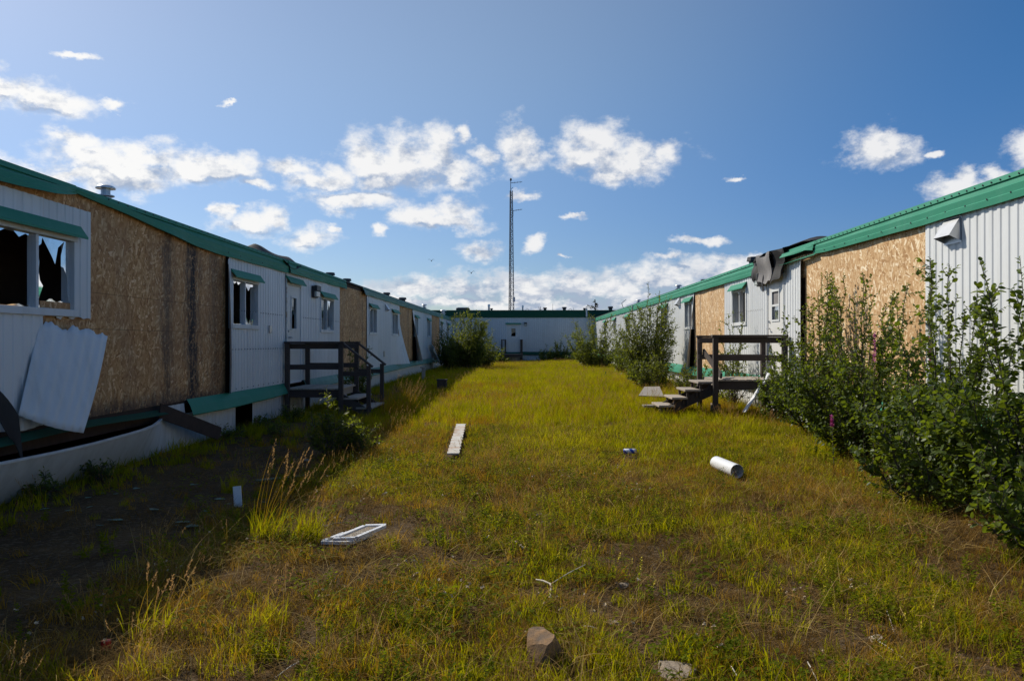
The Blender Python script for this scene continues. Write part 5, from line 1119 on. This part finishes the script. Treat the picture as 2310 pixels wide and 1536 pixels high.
def points(n, y0, y1, dens, x0=-4.70, x1=4.75, b=0.0):
    X = rs.uniform(x0, x1, n); Y = rs.uniform(y0, y1, n); k = rs.uniform(0, 1, n) < dens(X, Y) * (b + (1 - b) * bare(X, Y))
    for (ax, ay, bx, by, r) in ZONES:
        dx, dy = bx - ax, by - ay; t = np.clip(((X - ax) * dx + (Y - ay) * dy) / (dx * dx + dy * dy + 1e-9), 0, 1); k &= np.hypot(X - ax - t * dx, Y - ay - t * dy) > r
    return X[k], Y[k]
def lit(X, Y): return sstep(-2.75, -2.05, X + 0.25 * (vnoise(X, Y, 1.1, 8) - 0.5))        # little grows in the strip that never sees the sun
def lush(X, Y): return np.clip(0.65 * vnoise(X, Y, 0.38, 5) + 0.35 * vnoise(X, Y, 1.3, 6) + 0.30 * sstep(7, 15, Y) - 0.05 + 0.24 * sstep(-0.3, 0.8, X) * (1 - sstep(2.0, 3.2, X)), 0, 1)
gk = [proto('tuft', *blades(rs, 30, 0.085, 0.05, 0.16, 0.0085, 0.65, lean=(0.12, -0.02))[:2], 'grass_green') for _ in range(5)]
dk = [proto('tuft', *blades(rs, 28, 0.10, 0.05, 0.18, 0.0068, 0.9, lean=(0.18, -0.05))[:2], 'grass_dry') for _ in range(5)]
hk = [proto('tuft', *blades(rs, 26, 0.13, 0.04, 0.15, 0.0040, 2.6)[:2], 'thatch') for _ in range(5)]
stk_ = [proto('straw', *blades(rs, 9, 0.16, 0.10, 0.26, 0.0042, 2.9)[:2], 'straw') for _ in range(4)]
wk, ck, sk, fk, tk = [], [], [], [], []
for _ in range(4): V, T, _n = weed_arr(rs, 4, 0.05, 0.14); wk.append(proto('weed', V, T, 'weed'))
for _ in range(3): V, T, n_ = weed_arr(rs, 4, 0.10, 0.22, 0.018, True); sk.append(proto('spike_weed', V, T, 'weed', ('yellow_flower', n_)))
for _ in range(3):
    m_ = 26; P = np.stack([rs.normal(0, .06, m_), rs.normal(0, .06, m_), rs.uniform(.015, .06, m_)], 1); V, T = leaf_arr(P, np.stack([rs.normal(0, 1, m_), rs.normal(0, 1, m_), np.full(m_, .15)], 1), rs.uniform(.015, .034, m_), rs, 'ovate', .25); ck.append(proto('clover', V, T, 'weed'))
for _ in range(3):
    V, T, tips, dr = blades(rs, 9, 0.10, 0.16, 0.34, 0.0028, 0.35, 4, lean=(0.28, -0.05)); sv, st_ = seed_heads(rs, tips, dr, 9, 0.055, 0.010); V2, T2 = merge([(V, T), (sv, st_)]); tk.append(proto('seed_stalks', V2, T2, 'grass_dry', ('seed_head', len(st_))))
for _ in range(2):
    m_ = 5; P = np.stack([rs.normal(0, .10, m_), rs.normal(0, .10, m_), rs.uniform(.05, .10, m_)], 1); st_ = [blades(rs, 1, 0, p[2], p[2], .002, .02, 2, base=np.array([[p[0], p[1], -.01]]))[:2] for p in P]
    hd = leaf_arr(np.repeat(P, 8, 0), rs.normal(0, 1, (m_ * 8, 3)), np.full(m_ * 8, .011), rs, 'ovate'); V, T = merge(st_ + [hd]); fk.append(proto('clover_flower', V, T, 'weed', ('cream_flower', len(hd[1]))))
# farther on the meadow stands taller and closer
gf = [proto('tuft', *blades(rs, 34, 0.15, 0.12, 0.34, 0.0090, 0.55, lean=(0.16, -0.02))[:2], 'grass_green') for _ in range(5)]
df_ = [proto('tuft', *blades(rs, 30, 0.15, 0.12, 0.36, 0.0075, 0.65, lean=(0.22, -0.03))[:2], 'grass_dry') for _ in range(5)]
NEAR = (1.3, 13.0)
X, Y = points(15500, *NEAR, lambda x, y: np.clip(0.012 + lit(x, y) * (0.10 + 0.95 * sstep(0.25, 0.75, lush(x, y))), 0, 1)); scatter('meadow_grass', 'short green grass growing in the sunny yard', gk, X, Y, rs.uniform(0.40, 0.95, len(X)) * (0.60 + 0.6 * lush(X, Y)) * (1 + 0.35 * sstep(6, 12, Y)), rs)
X, Y = points(15500, *NEAR, lambda x, y: np.clip(0.02 + lit(x, y) * (0.60 - 0.30 * sstep(0.4, 0.8, lush(x, y))), 0, 1)); scatter('dry_grass', 'thin dry yellow grass in the near yard', dk, X, Y, rs.uniform(0.40, 0.95, len(X)) * (1 + 0.3 * sstep(6, 12, Y)), rs)
X, Y = points(26000, *NEAR, lambda x, y: np.clip(0.06 + lit(x, y) * 0.6, 0, 1), b=0.5); scatter('thatch', 'brown dead grass matted on the soil', hk, X, Y, rs.uniform(0.5, 1.2, len(X)), rs, 0.3)
X, Y = points(4200, *NEAR, lambda x, y: lit(x, y) * (0.35 + 0.65 * vnoise(x, y, 0.7, 41)), b=0.8); scatter('loose_straw', 'pale broken straws strewn over the soil', stk_, X, Y, rs.uniform(0.5, 1.1, len(X)), rs, 0.25, 0.01)
X, Y = points(9000, *NEAR, lambda x, y: np.clip(0.03 + lit(x, y) * sstep(0.3, 0.7, vnoise(x, y, 0.9, 15)) * 0.8, 0, 1)); scatter('small_weeds', 'small leafy weeds among the near grass', wk, X, Y, rs.uniform(0.5, 1.2, len(X)), rs)
X, Y = points(2600, *NEAR, lambda x, y: lit(x, y) * sstep(0.45, 0.7, vnoise(x, y, 0.8, 19)) * (0.25 + 0.75 * sstep(-0.3, 1.2, x))); scatter('spike_weeds', 'weeds with small yellow flower spikes', sk, X, Y, rs.uniform(0.6, 1.2, len(X)), rs)
X, Y = points(5000, *NEAR, lambda x, y: np.clip(0.06 + lit(x, y) * sstep(0.5, 0.75, vnoise(x, y, 0.7, 23)), 0, 1)); scatter('clover', 'clover leaves close to the ground', ck, X, Y, rs.uniform(0.7, 1.4, len(X)), rs)
X, Y = points(480, *NEAR, lambda x, y: lit(x, y) * sstep(0.45, 0.7, vnoise(x, y, 0.7, 23)) * (1 - 0.6 * sstep(0, 2, x))); scatter('clover_flowers', 'small cream clover flowers', fk, X, Y, rs.uniform(0.7, 1.3, len(X)), rs)
X, Y = points(2600, *NEAR, lambda x, y: np.clip(0.03 + sstep(-3.0, -2.1, x) * (0.15 + sstep(0.45, 0.75, vnoise(x, y, 0.6, 29))) * (1.0 - 0.8 * sstep(-1.2, 0.4, x)), 0, 1)); scatter('seed_stalks', 'thin seed stalks leaning over the grass', tk, X, Y, rs.uniform(0.6, 1.2, len(X)), rs)
FARR = (11.5, 52.8)
def fdens(x, y): return sstep(11.5, 14.5, y) * np.clip(0.10 + 0.90 * sstep(-3.9, -2.4, x), 0, 1)
X, Y = points(21000, *FARR, lambda x, y: fdens(x, y) * (0.22 + 0.78 * sstep(0.42, 0.70, lush(x, y)))); scatter('tall_meadow_grass', 'tall yellow green grass filling the far yard', gf, X, Y, rs.uniform(0.6, 1.15, len(X)) * (0.72 + 0.35 * sstep(14, 30, Y)), rs)
X, Y = points(17000, *FARR, lambda x, y: fdens(x, y) * (0.90 - 0.68 * sstep(0.42, 0.72, lush(x, y)))); scatter('tall_dry_grass', 'tall straw coloured grass in the far yard', df_, X, Y, rs.uniform(0.55, 1.05, len(X)) * (0.72 + 0.35 * sstep(14, 30, Y)), rs)
X, Y = points(2500, *FARR, lambda x, y: fdens(x, y) * 0.8); scatter('far_seed_stalks', 'seed stalks rising out of the far grass', tk, X, Y, rs.uniform(0.9, 1.5, len(X)), rs)
X, Y = points(650, 4.5, 52.5, lambda x, y: np.full(len(x), 0.8), -4.78, -4.1); scatter('shade_grass', 'thin dark grass along the shaded skirting', gk, X, Y, rs.uniform(0.5, 1.7, len(X)), rs)

# clumps of tall grass that stand out one by one
def grass_clump(px_, py_, n, h, label, heads=12, hs=1.5, lean=(0.25, -0.02), wide=0.10, dry=False):
    g = gp(px_, py_); t_ = thing('grass_clump', label, 'grass clump', g, 'tall grass clumps')
    V, T, _, _ = blades(rs, n, wide, h * 0.35, h, 0.0062, 0.75, 4, lean=lean); link('blades', fast_mesh('blades', V, T), 'grass_dry' if dry else 'grass_green', t_, g, kind='stuff')
    if heads:
        V, T, tips, dr = blades(rs, heads, wide * 0.8, h * hs * 0.65, h * hs, 0.0034, 0.30, 5, lean=(lean[0] * 1.2, lean[1])); link('stalks', fast_mesh('stalks', V, T), 'grass_dry', t_, g, kind='stuff')
        V, T = seed_heads(rs, tips, dr, 16, 0.15 * h / 0.45, 0.016); link('seed_heads', fast_mesh('seed_heads', V, T), 'seed_head', t_, g, kind='stuff')
grass_clump(600, 1225, 170, 0.38, 'tall green grass clump with long brown seed heads at the shadow edge', 20, 2.15, wide=0.13)
grass_clump(688, 1225, 190, 0.36, 'dense green grass clump beside the dropped screens', 7, 1.5, wide=0.12)
grass_clump(893, 942, 260, 0.75, 'large tan grass clump with seed heads beside the dark stoop steps', 50, 1.3, wide=0.40, dry=True)
grass_clump(520, 1110, 110, 0.25, 'short dark grass clump beside the upright little board in the shade', 0, wide=0.10)
grass_clump(330, 1440, 60, 0.26, 'sparse grass clump with leaning stalks beside the red plastic scrap', 9, 1.7, wide=0.11)
grass_clump(600, 1420, 120, 0.24, 'bright green grass clump in front of the screens on dry ground', 6, 1.6, wide=0.11)
grass_clump(1190, 1395, 110, 0.19, 'low grass clump between the forked stick and the rock', 2, 1.3, wide=0.10)
grass_clump(1690, 985, 320, 0.46, 'green grass clump before the leaning white board', 3, 1.2, wide=0.26)
grass_clump(1850, 1040, 340, 0.46, 'green grass clump below the pink fireweed', 2, 1.2, wide=0.30)
grass_clump(2290, 1265, 130, 0.24, 'green grass clump at the foot of the large shrub by the siding', 1, 1.2, wide=0.12)
grass_clump(2110, 1492, 90, 0.10, 'small round grass clump on bare tan soil', 0, wide=0.05)
grass_clump(800, 860, 120, 0.55, 'shaded grass clump behind the dark stoop steps', 8, 1.3, wide=0.3)

SC.cycles.max_bounces = 4; SC.cycles.diffuse_bounces = 2; SC.cycles.glossy_bounces = 2; SC.cycles.transmission_bounces = 4; SC.cycles.transparent_max_bounces = 8
SC.cycles.denoising_prefilter = 'NONE'
SC.cycles.caustics_reflective = False; SC.cycles.caustics_refractive = False
